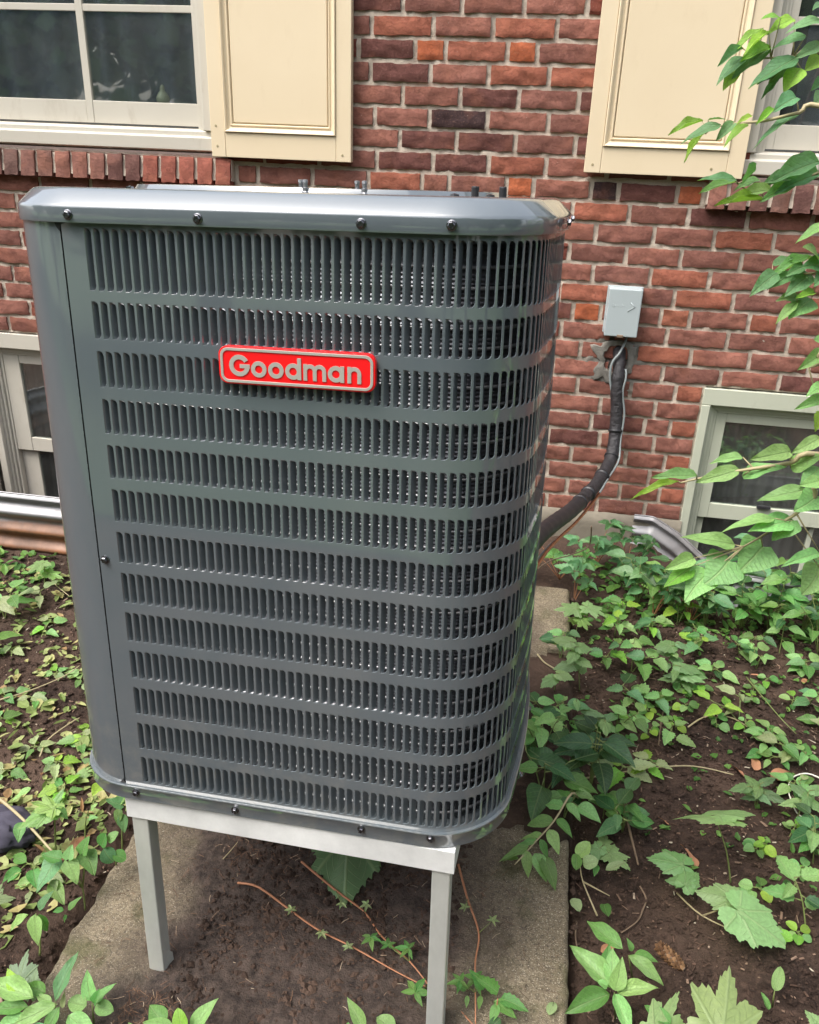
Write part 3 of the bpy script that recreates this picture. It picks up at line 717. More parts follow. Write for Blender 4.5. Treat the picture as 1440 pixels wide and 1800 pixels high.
# ------------------------------------------------------------ junction cover and line set
def box_cover():
    r = empty('line_set_cover', (.25, -.02, .86), 'pale grey plastic pipe entry cover on the brick wall above the black pipe', 'junction box'); inv = Matrix.Translation((-.25, .02, -.86))
    y = -.062; a, _ = deep(.189, 1, -.06); b_, _ = deep(.305, 1, -.06); zt = deep(0, .940, -.06)[1]; zb = deep(0, .772, -.06)[1]
    m = MB(); m.box(a, b_, y, -.008, zb, zt); o = m.obj('cover', M['box'], r); bevel(o, .0035, 3); o.matrix_parent_inverse = inv
    m = MB(); m.box(a-.004, b_+.004, -.016, -.0068, zb+.004, zt+.003); o = m.obj('back_plate', M['box'], r); bevel(o, .002); o.matrix_parent_inverse = inv
    m = MB()
    cx = (a+b_)/2; zz = zt-.058
    m.tube([(cx+.020, y+.0004, zz+.013), (cx+.036, y+.0004, zz), (cx+.013, y+.0004, zz-.017)], .0022, 6)
    o = m.obj('embossed_arrow', M['box'], r, True); o.matrix_parent_inverse = inv
    m = MB(); x = cx-.043         # the faint, worn lettering: low raised strokes
    def st(pts): m.tube([(x+p*.0065, y+.0006, zz-.003+q*.011) for p, q in pts], .0009, 5)
    st([(.9, 1), (.1, .8), (.9, .3), (0, 0)]); x += .0085
    st([(0, -.4), (0, .7), (.7, .6), (.7, .1), (0, 0)]); x += .0075
    for _ in range(2): st([(0, .35), (.7, .35), (.5, .7), (0, .5), (.1, 0), (.7, 0)]); x += .0075
    st([(.7, 1.1), (.7, 0), (.1, .1), (.1, .6), (.7, .6)]); x += .0075
    st([(.2, 0), (.2, .7)]); x += .004
    o = m.obj('embossed_lettering', M['box'], r, True); o.matrix_parent_inverse = inv
    m = MB(); m.box(cx-.012, cx+.010, y-.003, y+.004, zb-.003, zb+.007); o = m.obj('latch', M['twig'], r); bevel(o, .002); o.matrix_parent_inverse = inv
box_cover()
def smooth_path(pts, n=8):
    P = [Vector(p) for p in pts]; out = []
    for i in range(len(P)-1):
        p0, p1, p2, p3 = P[max(i-1, 0)], P[i], P[i+1], P[min(i+2, len(P)-1)]
        for k in range(n):
            t = k/n; out.append(.5*((2*p1)+(-p0+p2)*t+(2*p0-5*p1+4*p2-p3)*t*t+(-p0+3*p1-3*p2+p3)*t**3))
    out.append(P[-1]); return out
LINE = [(.247, .09, .745), (.252, .0, .715), (.255, -.045, .66), (.256, -.060, .60), (.266, -.07, .516), (.270, -.095, .42), (.260, -.15, .352), (.217, -.29, .322), (.172, -.43, .322), (.118, -.62, .346), (.060, -.86, .405), (.016, -1.06, .450), (-.03, -1.30, .48), (-.06, -1.52, .49)]
def line_set():
    r = empty('refrigerant_line_set', (.25, 0, .7), 'black insulated pipes running from the wall cover to the grey machine', 'pipes'); inv = Matrix.Translation((-.25, 0, -.7))
    P = smooth_path(LINE, 10)
    def part(m, n, mt, s=True): o = m.obj(n, mt, r, s); o.matrix_parent_inverse = inv; return o
    cut = int(len(P)*.66)
    rad = [.0225*(1+.10*noise.noise(Vector((i*.35, 0, 2)))+.05*noise.noise(Vector((i*1.3, 0, 2)))) for i in range(len(P))]
    m = MB(); m.tube(P[:cut], rad[:cut], 14); part(m, 'foam_sleeve', M['wrap'])
    m = MB(); m.tube([p+Vector((0, -.002, 0)) for p in P[cut-3:]], [.0245*(1+.03*math.sin(i*2.1)) for i in range(len(P)-cut+3)], 14); part(m, 'suction_sleeve', M['black'])
    for t in (.36, .45, .515, .60, .645):                       # tape bands
        i = int(t*len(P)); m = MB(); q = P[i-1:i+2]; m.tube([q[0].lerp(q[1], .5), q[1], q[1].lerp(q[2], .5)], [.0262, .0268, .0258], 14); part(m, 'tape_band', M['black'])
    def offs(a, da): return [P[i]+Vector((math.cos(da+i*.01)*a*.8+a*.5, -.008, math.sin(da)*a)) for i in range(len(P))]
    m = MB(); c1 = [P[i]+Vector((.024+.003*math.sin(i*.35), -.010, -.004)) for i in range(18, int(len(P)*.60))]; m.tube(smooth_path(c1[::3], 3), .0038, 7); part(m, 'control_cable', M['cable'])
    q0 = int(len(P)*.55); c2 = [P[i]+Vector((.014+.0003*(i-q0), -.016, -.026-.0004*(i-q0))) for i in range(q0, len(P), 3)]; m = MB(); m.tube(smooth_path(c2, 3), .0048, 8); part(m, 'liquid_pipe', M['copper'])
    c3 = [P[i]+Vector((.004+.0003*(i-q0), -.010, -.036-.0005*(i-q0)-.008*math.sin((i-q0)*.12))) for i in range(q0, len(P), 3)]; m = MB(); m.tube(smooth_path(c3, 3), .0030, 6); part(m, 'control_cable', M['cable'])
    m = MB(); m.tube(smooth_path([(.268, .03, .785), (.268, -.01, .765), (.25, -.045, .725), (.228, -.055, .69), (.226, -.06, .64), (.238, -.062, .59)], 6), .0045, 7); part(m, 'control_cable', M['cable'])
line_set()
m = MB(); m.tube(smooth_path([atz(1040, 925, .30), aty(1035, 960, -.55), aty(1005, 975, -.65), aty(970, 985, -.75), aty(945, 1000, -.95)], 6), .0022, 6)
tag(m.obj('brown_wire', M['twig'], None, True), 'thin brown wire looping down below the black pipes', 'wire')

# ------------------------------------------------------------ air conditioner
UO = Vector((-.7321606, -2.10569978, .42230308))
UR = Matrix(((.9992166208252529, .03193579009092725, -.023371991310778415), (-.030239074394936418, .9971121190586265, .06966362326317041), (.025529258632016116, -.06890230284746418, .9972967109220886)))
UM = Matrix.Translation(UO)@UR.to_4x4()
ac = empty('air_conditioner', UO, 'tall grey louvered outdoor air conditioner on a bare metal stand', 'air conditioner'); ac.matrix_world = UM
Wd, Dp, Rc, Hb = .737, .630, .1032, .902
RF, BUL = .1278, .0114                                     # front right corner radius, bulge of the right side
def outline(off=0, r=None, n=10, rr_=None):
    """closed outline grown by off; straight left/back/front, softly bulging right side"""
    pts = []; x0, y0, x1, y1 = -off, -off, Wd+off, Dp+off
    rf = (RF if rr_ is None else rr_)+off; r = (Rc if r is None else r)+off; rf = max(rf, .02); r = max(r, .02)
    for k in range(n+1): a = math.radians(-90+90*k/n); pts.append((x1-rf+rf*math.cos(a), y0+rf+rf*math.sin(a)))
    for k in range(1, n+1): t = k/(n+1); pts.append((x1+BUL*4*t*(1-t), y0+rf+(y1-y0-rf-r)*t))
    for cx, cy, a0 in ((x1-r, y1-r, 0), (x0+r, y1-r, 90), (x0+r, y0+r, 180)):
        for k in range(n+1): a = math.radians(a0+90*k/n); pts.append((cx+r*math.cos(a), cy+r*math.sin(a)))
    return pts
def ONum(n): return 5*n+4
_o = outline(0, None, 48); _i = 4*49+48-0
# polyline walked from the start of the straight front
_st = _o[-1:]+_o; _len = [0.]
for _a, _b in zip(_st[:-1], _st[1:]): _len.append(_len[-1]+math.hypot(_b[0]-_a[0], _b[1]-_a[1]))
Ltot = _len[-1]; _st = np.array(_st); _len = np.array(_len)
_d = np.gradient(_st, axis=0); _d[0] = (1, 0); _ang = np.unwrap(np.arctan2(_d[:, 1], _d[:, 0]))
def path(s):
    """s=0 at the start of the straight front (x=Rc), increasing rightwards; returns x,y,outward normal angle"""
    s %= Ltot
    return float(np.interp(s, _len, _st[:, 0])), float(np.interp(s, _len, _st[:, 1])), float(np.interp(s, _len, _ang))-pi/2
def PT(s, z, d=0.):     # d inward
    x, y, a = path(s); return (x-d*math.cos(a), y-d*math.sin(a), z)
PITCH = .01308; S0 = .1335-Rc; SEND = Ltot-(pi*Rc/2)-.17      # louvres run from the front right round to the left side
ROWS = [(.8110, .8915)]+[(.7470-.0670*k, .7975-.0670*k) for k in range(12)]
RIB = .0030; RR = .0062; FD = .0092; FW = .0058
SE0 = .1045-Rc                                             # seam beside the service corner
def build_panel():
    v = []; f = []; lip = MB()
    def q(pts): n = len(v); v.extend(pts); f.append(tuple(range(n, n+len(pts))))
    def ql(pts): lip.add(pts, [tuple(range(len(pts)))])
    ns = int((SEND-S0)/PITCH); s_end = S0+ns*PITCH
    # plain margins and bands between rows, subdivided along the path
    bands = []; zprev = Hb+.004
    for (zb, zt) in ROWS: bands.append((zt, zprev)); zprev = zb
    bands.append((0., zprev))
    ss = [SE0]+[S0+PITCH*k for k in range(ns+1)]+[s_end+.02]
    for (a, b) in zip(ss[:-1], ss[1:]):
        for (z0, z1) in bands: q([PT(a, z0), PT(b, z0), PT(b, z1), PT(a, z1)])
    for (z0, z1) in ROWS:
        q([PT(SE0, z0), PT(S0, z0), PT(S0, z1), PT(SE0, z1)]); q([PT(s_end, z0), PT(s_end+.02, z0), PT(s_end+.02, z1), PT(s_end, z1)])
    na = 4
    for k in range(ns):
        s = S0+PITCH*k; a = s+RIB; b = s+PITCH
        for (z0, z1) in ROWS:
            q([PT(s, z0), PT(a, z0), PT(a, z1), PT(s, z1)])
            top = [(b-RR+RR*math.sin(t*pi/2/na), z1-RR+RR*math.cos(t*pi/2/na)) for t in range(na+1)]
            bot = [(b-RR+RR*math.sin(t*pi/2/na), z0+RR-RR*math.cos(t*pi/2/na)) for t in range(na+1)]
            q([PT(*p) for p in top]+[PT(b, z1)]); q([PT(b, z0)]+[PT(*p) for p in reversed(bot)])
            edge = [(a, z0)]+bot+top[::-1]+[(a, z1)]
            # rounded lip round the opening
            lo = []
            for i, (es, ez) in enumerate(edge):
                lo.append((PT(es, ez), PT(es-(.0003 if es > a+.001 else 0), ez+(.0003 if ez < (z0+z1)/2 else -.0003)*(abs(ez-z0) < RR or abs(ez-z1) < RR), .0003), PT(es-(.0003 if es > a+.001 else 0), ez+(.0003 if ez < (z0+z1)/2 else -.0003)*(abs(ez-z0) < RR or abs(ez-z1) < RR), .0014)))
            for i in range(len(edge)-1):
                ql([lo[i][0], lo[i+1][0], lo[i+1][1], lo[i][1]]); ql([lo[i][1], lo[i+1][1], lo[i+1][2], lo[i][2]])
    m = MB(); m.v = v; m.f = f
    import bmesh
    me = m.mesh('louvered_panel', M['steel'], True); bm = bmesh.new(); bm.from_mesh(me); bmesh.ops.remove_doubles(bm, verts=bm.verts, dist=.00002); bm.to_mesh(me); bm.free()
    me.set_sharp_from_angle(angle=math.radians(11))
    o = link(bpy.data.objects.new('louvered_panel', me), ac)
    lo_ = lip.obj('slot_rim', M['rim'], o); lo_['kind'] = 'stuff'
    return o, ns
panel, NS = build_panel()
def fin_mesh(h):
    us = [0, .12, .35, .7, 1.]; vsn = [.0007, .0018, .0035, .0060]; vv = vsn+[h/2]+[h-x for x in reversed(vsn)]
    vs = []; fs = []
    for z in vv:
        e = min(1, min(z, h-z)/.0060); e = e*e*(3-2*e); e = .42+.58*e if z < h/2 else e; w = .0030+(FW-.0030)*min(1, e*1.1)
        for u in us: vs.append((w*u, FD*e*(u**1.15), z))
    n = len(us)
    for i in range(len(vv)-1):
        for k in range(n-1): a = i*n+k; fs.append((a, a+1, a+n+1, a+n))
    return vs, fs
FM = {}
for h in (.0805, .0505):
    vs, fs = fin_mesh(h); m = MB(); m.add(vs, fs); FM[h] = (m.mesh('louver', M['steel'], True), vs, fs)
rest = MB(); cnt = 0
for ri, (z0, z1) in enumerate(ROWS):
    h = .0805 if ri == 0 else .0505
    for k in range(NS):
        x, y, a = path(S0+PITCH*k+RIB)
        Mx = Matrix.Translation((x, y, z0))@Matrix.Rotation(a+pi/2, 4, 'Z')
        if k < 37 and cnt < 300:
            o = bpy.data.objects.new('louver', FM[h][0]); link(o, panel); o.matrix_basis = Mx; cnt += 1
        else: rest.add([Mx@Vector(p) for p in FM[h][1]], FM[h][2])
o = rest.obj('louver', M['steel'], panel, True); o['kind'] = 'stuff'
# smooth service corner on the left
def strip(off, zs, s0, s1, n=40, name='', mat=None, parent=ac, d2=.001):
    m = MB(); vs = []; fs = []
    for i in range(n+1):
        s = s0+(s1-s0)*i/n; 
        for z, d in zs: vs.append(PT(s, z, -off+d))
    k = len(zs)
    for i in range(n):
        for j in range(k-1): a = i*k+j; fs.append((a, a+k, a+k+1, a+1))
    m.add(vs, fs); return m.obj(name, mat, parent, True, 40)
cp = strip(.0, [(.0, .003), (.0, .0), (Hb+.003, 0.), (Hb+.003, .003)], Ltot+SE0-.0022-(Rc*pi/2+.16), Ltot+SE0-.0022, 60, 'service_corner_panel', M['steel'])
# thin dark seam gap + turned edge
strip(0, [(.0, .006), (Hb-.004, .006)], Ltot+SE0-.006, Ltot+SE0+.004, 3, 'seam_gap', M['black'])
m = MB(); x, y, z = .0975, -.001, .8935
m.add([(.094, -.0006, .9005), (.105, -.0006, .9005), (.112, -.0006, .8970), (.1045, -.0006, .8950), (.1020, -.0006, .886), (.0975, -.0006, .892)], [(0, 5, 4, 3, 2, 1)]); m.obj('seam_notch', M['black'], ac)
m = MB(); m.add([(.0935, -.0006, .002), (.1025, -.0006, .002), (.1018, -.0006, .012)], [(0, 1, 2)]); m.obj('seam_notch', M['black'], ac)
# coil with tubes behind the louvres
def ring(mb, off, zs, r=None, n=10):
    base = len(mb.v)
    for z, o_ in zs:
        for (x, y) in outline(off+o_, None, n): mb.v.append((x, y, z))
    k = ONum(n)
    for i in range(len(zs)-1):
        for j in range(k): mb.f.append((base+i*k+j, base+i*k+(j+1) % k, base+(i+1)*k+(j+1) % k, base+(i+1)*k+j))
m = MB(); zs = []; z = .004
while z < .892: zs += [(z, 0), (z+.0035, .0013)]; z += .0058
ring(m, -.0265, zs, n=8); o = m.obj('coil', M['coil'], ac, False)
m = MB(); z = .020
while z < .88:
    for (dz, do) in ((0, 0),):
        pts = [(x, y, z) for x, y in outline(-.0225, None, 8)]; m.tube(pts+[pts[0]], .0024, 6, False)
    z += .0254
m.obj('coil_tubes', M['tube'], ac, True)
m = MB(); 
for (z0, z1) in ((.0, .9),): ring(m, -.06, [(0, 0), (.88, 0)], n=6)
m.obj('inner_lining', M['dark'], ac)
# base pan
m = MB(); ring(m, 0, [(-.0275, -.02), (-.0275, .001), (-.025, .0045), (-.002, .0052), (.0005, .0068), (.0022, .0062), (.0026, .0042), (.0010, .0015), (.0010, -.03)], n=14)
k = 60; base = len(m.v); m.v.extend([(x, y, -.0272) for x, y in outline(-.019, None, 14)]); m.f.append(tuple(range(base, len(m.v)))[::-1])
m.obj('base_pan', M['steel'], ac, True, 48)
# top cover
m = MB(); n = 14; rr = [(.8905, .0040), (.8895, .0062), (.8900, .0078), (.8925, .0084), (.9075, .0081), (.9105, .0075), (.9130, .0056), (.9285, -.0110), (.9312, -.0150), (.9324, -.0200), (.9330, -.0300)]
for z, o_ in rr: m.v.extend([(x, y, z+.008) for x, y in outline(o_, Rc+.010, n, RF+.006)])
k = ONum(n)
for i in range(len(rr)-1):
    for j in range(k): m.f.append((i*k+j, i*k+(j+1) % k, (i+1)*k+(j+1) % k, (i+1)*k+j))
cx, cy = Wd/2, Dp/2
for (rad, z) in [(None, .9411), (.285, .9411), (.281, .9465), (.271, .9472), (.265, .944), (.263, .923), (.263, .888)]:
    for j in range(k):
        x, y, _ = m.v[(len(rr)-1)*k+j]
        if rad is None: m.v.append((x*.985+cx*.015, y*.985+cy*.015, z))
        else: a = math.atan2(y-cy, x-cx); m.v.append((cx+rad*math.cos(a), cy+rad*math.sin(a), z))
for i in range(len(rr)-1, len(rr)+6):
    for j in range(k): m.f.append((i*k+j, i*k+(j+1) % k, (i+1)*k+(j+1) % k, (i+1)*k+j))
m.obj('top_cover', M['steel'], ac, True, 42)
m = MB()
for rad in np.arange(.04, .27, .022):
    m.tube([(cx+rad*math.cos(2*pi*t/40), cy+rad*math.sin(2*pi*t/40), .938) for t in range(41)], .0015, 4, False)
for a in range(8): t = a*pi/4; m.tube([(cx+.03*math.cos(t), cy+.03*math.sin(t), .9355), (cx+.268*math.cos(t), cy+.268*math.sin(t), .9355)], .002, 4)
m.obj('fan_guard', M['black'], ac, True)
m = MB(); m.lathe([(0, .79), (.07, .79), (.075, .80), (.075, .87), (.06, .885), (0, .886)], 20, Matrix.Translation((cx, cy, 0))); m.obj('fan_motor', M['black'], ac)
for q_ in range(3):
    m = MB(); vs = []; fs = []
    for i in range(7):
        for j in range(5):
            rad = .06+.19*i/6; a = q_*2*pi/3+(j/4-.5)*(.9-.25*i/6)+i*.08; vs.append((cx+rad*math.cos(a), cy+rad*math.sin(a), .83+(j/4-.5)*.05))
    for i in range(6):
        for j in range(4): a = i*5+j; fs.append((a, a+1, a+6, a+5))
    m.add(vs, fs); m.obj('fan_blade', M['bolt'], ac, True)
m = MB(); ring(m, -.07, [(.72, 0), (.72, -.2)], n=4); base = len(m.v); m.v.extend([(x, y, .70) for x, y in outline(-.06, None, 6)]); m.f.append(tuple(range(base, len(m.v)))); m.obj('fan_deck', M['dark'], ac)
# screws
sm = MB(); sm.lathe([(0, 0), (.0068, 0), (.0066, .0010), (.0052, .0016)], 18)
hexp = [(.0048*math.cos(pi/3*t), .0048*math.sin(pi/3*t)) for t in range(6)]
sm.add([(x, y, .0012) for x, y in hexp]+[(x, y, .0046) for x, y in hexp]+[(x*.8, y*.8, .0054) for x, y in hexp]+[(x*.55, y*.55, .0054) for x, y in hexp]+[(x*.5, y*.5, .0042) for x, y in hexp],
       [(i, (i+1) % 6, 6+(i+1) % 6, 6+i) for i in range(6)]+[(6+i, 6+(i+1) % 6, 12+(i+1) % 6, 12+i) for i in range(6)]+[(12+i, 12+(i+1) % 6, 18+(i+1) % 6, 18+i) for i in range(6)]+[(18+i, 18+(i+1) % 6, 24+(i+1) % 6, 24+i) for i in range(6)]+[(24, 25, 26, 27, 28, 29)])
sm.box(-.0048, .0048, -.0006, .0006, .0040, .0056)
SM = sm.mesh('screw', M['chrome'])
def screw(x, y, z, ang=-pi/2, roll=0):
    o = bpy.data.objects.new('screw', SM); link(o, ac); o.matrix_basis = Matrix.Translation((x, y, z))@Matrix.Rotation(ang+pi/2, 4, 'Z')@Matrix.Rotation(pi/2, 4, 'X')@Matrix.Rotation(roll, 4, 'Z')
for x, z in ((.1216, .9075), (.3018, .9075), (.5142, .9074), (.6254, .9086)): screw(x, -.0082, z, roll=rnd()*3)
for x, z in ((.1245, -.010), (.3009, -.013), (.5151, -.010), (.6274, -.006)): screw(x, -.0050, z, roll=rnd()*3)
screw(.1137, -.0004, .4147)
for y in (.19, .40): screw(Wd+.0182, y, .910, 0)
for y in (.19, .40): screw(Wd+.015, y, -.010, 0)
# studs and rubber caps on the top
def top_at(px, py, Y):      # where the ray meets local plane y=Y
    d = UR.transposed()@ray(px, py); c = UR.transposed()@(CAM-UO); t = (Y-c.y)/d.y; return (c+d*t).x
for px, Y, kind in ((228, .10, 's'), (529, .12, 'b'), (537, .10, 'b'), (628, .12, 'b'), (641, .10, 'b'), (800, .10, 's'), (836, .11, 'c'), (863, .10, 's'), (885, .11, 'c')):
    x = top_at(px, 325, Y); m = MB()
    if kind == 'b': m.lathe([(0, .932), (.0060, .932), (.0060, .9335), (.0048, .9345), (.0048, .939), (.0030, .9395), (.0032, .9455), (.0038, .946), (.0034, .949), (0, .9495)], 10, Matrix.Translation((x, Y, .008))); m.obj('stud', M['bolt'], ac)
    elif kind == 's': m.lathe([(0, .932), (.006, .932), (.0055, .935), (0, .9365)], 8, Matrix.Translation((x, Y, .008))); m.obj('stud', M['chrome'], ac)
    else: m.lathe([(0, .932), (.0050, .932), (.0050, .944), (.0045, .9455), (0, .9456)], 14, Matrix.Translation((x, Y, .008))); m.obj('rubber_cap', M['black'], ac)
# badge
def rrect(w, h, r, n=8):
    p = []
    for cx_, cz_, a0 in ((w/2-r, -h/2+r, -90), (w/2-r, h/2-r, 0), (-w/2+r, h/2-r, 90), (-w/2+r, -h/2+r, 180)):
        for k in range(n+1): a = math.radians(a0+90*k/n); p.append((cx_+r*math.cos(a), cz_+r*math.sin(a)))
    return p
bx, bz = .4268, .7252
def slab(mb, pts, y0, y1, inner=None):
    n = len(pts)
    if inner:
        vs = [(x, y0, z) for x, z in pts]+[(x, y0, z) for x, z in inner]+[(x, y1, z) for x, z in pts]+[(x, y1, z) for x, z in inner]
        fs = []
        for i in range(n):
            j = (i+1) % n; fs += [(i, j, n+j, n+i), (2*n+i, 2*n+j, j, i), (n+i, n+j, 3*n+j, 3*n+i)]
    else:
        vs = [(x, y0, z) for x, z in pts]+[(x, y1, z) for x, z in pts]; fs = [tuple(range(n))]+[(n+i, n+(i+1) % n, (i+1) % n, i) for i in range(n)]+[tuple(range(n, 2*n))[::-1]]
    mb.add(vs, fs)
BM = Matrix.Translation((bx, 0, bz))
m = MB(); slab(m, rrect(.2140, .0500, .0125), -.0105, -.0015); bd = m.obj('badge', M['red'], ac); bd.matrix_basis = BM; bevel(bd, .0008)
m = MB(); slab(m, rrect(.2085, .0460, .0108), -.0116, -.0095, rrect(.2010, .0385, .0075)); q_ = m.obj('border', M['silver'], bd); bevel(q_, .0003)
def annulus(ro, ri, a0, a1, cx_, cz_, y, n=28):
    m = MB(); vs = []; fs = []
    for i in range(n+1):
        a = math.radians(a0+(a1-a0)*i/n); c, s = math.cos(a), math.sin(a)
        vs += [(cx_+ro*c, y, cz_+ro*s), (cx_+ri*c, y, cz_+ri*s), (cx_+ro*c, -.0100, cz_+ro*s), (cx_+ri*c, -.0100, cz_+ri*s)]
    for i in range(n):
        a = 4*i; b = a+4; fs += [(a, a+1, b+1, b), (a, b, b+2, a+2), (a+1, a+3, b+3, b+1)]
    if a1-a0 < 359: fs += [(0, 2, 3, 1), (4*n, 4*n+1, 4*n+3, 4*n+2)]
    return vs, fs
def letter(parts):
    m = MB()
    for k, p in enumerate(parts):
        y = -.01155-.00007*k
        if p[0] == 'a': vs, fs = annulus(*p[1:], y); m.add(vs, fs)
        else: x0, x1, z0, z1 = p[1:]; m.box(x0, x1, y, -.0100, z0, z1)
    q = m.obj('letter', M['silver'], bd)
bl = -.01425; L0 = -.2125/2
ro, ri, sw = .01075, .0052, .0055
def ox(l): return L0+l
gx = ox(.0143)+.01425
letter([('a', .01425, .0083, 32, 352, gx, 0.), ('b', gx+.0005, gx+.0145, -.0032, .0020)])
for l in (.0447, .0684): letter([('a', ro, ri, 0, 360, ox(l)+ro, bl+ro)])
l = .0920; letter([('a', ro, ri, 0, 360, ox(l)+ro, bl+ro), ('b', ox(l)+2*ro-.0048, ox(l)+2*ro+.0004, bl, -bl)])
def arch(x, w): r_ = w/2; return [('a', r_, max(.0012, r_-sw*.93), 0, 180, x+r_, bl+2*ro-r_), ('b', x+w-sw*.93, x+w, bl, bl+2*ro-r_+.0001)]
l = .1168; letter([('b', ox(l), ox(l)+sw*.93, bl, bl+2*ro)]+arch(ox(l), .0180)+arch(ox(l)+.0129, .0180))
l = .1500; letter([('a', ro, ri, 0, 360, ox(l)+ro, bl+ro), ('b', ox(l)+2*ro-.0048, ox(l)+2*ro+.0004, bl, bl+2*ro)])
l = .1762; letter([('b', ox(l), ox(l)+sw*.93, bl, bl+2*ro)]+arch(ox(l), .0185))

# ------------------------------------------------------------ stand
stand = empty('metal_stand', UO, 'bare aluminium angle stand carrying the grey air conditioner', 'stand')
stand.matrix_world = UM@Matrix.Translation((.0972, .0029, -.0280))@Matrix.Rotation(math.radians(-.69), 4, 'Z')
SW, SD = .570, .54
def angle(a, b, horiz, name='rail', w=.044, t=.003):
    pass
m = MB(); m.box(0, SW, 0, .003, -.0432, 0); m.box(.0005, SW-.0005, .0032, .046, -.0031, -.0002); q_ = bevel(m.obj('rail', M['alu'], stand), .0007)
m = MB(); m.box(0, SW, SD-.003, SD, -.0432, 0); m.box(.0005, SW-.0005, SD-.046, SD-.0032, -.0031, -.0002); bevel(m.obj('rail', M['alu'], stand), .0007)
m = MB(); m.box(SW-.0032, SW-.0002, .0034, SD-.0034, -.044, -.0035); m.box(SW-.046, SW-.0035, .0465, SD-.0465, -.0032, -.0003); bevel(m.obj('rail', M['alu'], stand), .0007)
m = MB(); m.box(.0002, .0032, .0034, SD-.0034, -.044, -.0035); m.box(.0035, .046, .0465, SD-.0465, -.0032, -.0003); bevel(m.obj('rail', M['alu'], stand), .0007)
alum2 = m_metal('dull_aluminium', (.84, .87, .82), .30, metal=.6, scale=4, stretch=(1, 1, .5), rust=((.30, .19, .12), .68)); M['alum2'] = alum2
for (x, y) in ((.0065, .0035), (SW-.0365, .0035), (.0065, SD-.034), (SW-.0365, SD-.034)):
    m = MB(); w = .030; t = .002; zb = -.4230
    # square tube: outer skin tapered very slightly, open foot
    m.box(x, x+w, y, y+w, zb, -.0445+.0)
    q_ = bevel(m.obj('leg', M['alum2'], stand), .002)
m = MB(); m.add([(.0365, .0045, -.345), (.0365, .0045, -.425), (.0415, .016, -.430), (.0425, .034, -.425), (.0420, .030, -.375), (.0370, .010, -.385), (.0390, .020, -.36)], [(0, 1, 2, 5), (5, 2, 3, 4), (0, 5, 6), (5, 4, 6)]); 
so_ = m.obj('bent_flap', M['alum2'], stand); so_.modifiers.new('s', 'SOLIDIFY').thickness = .0015

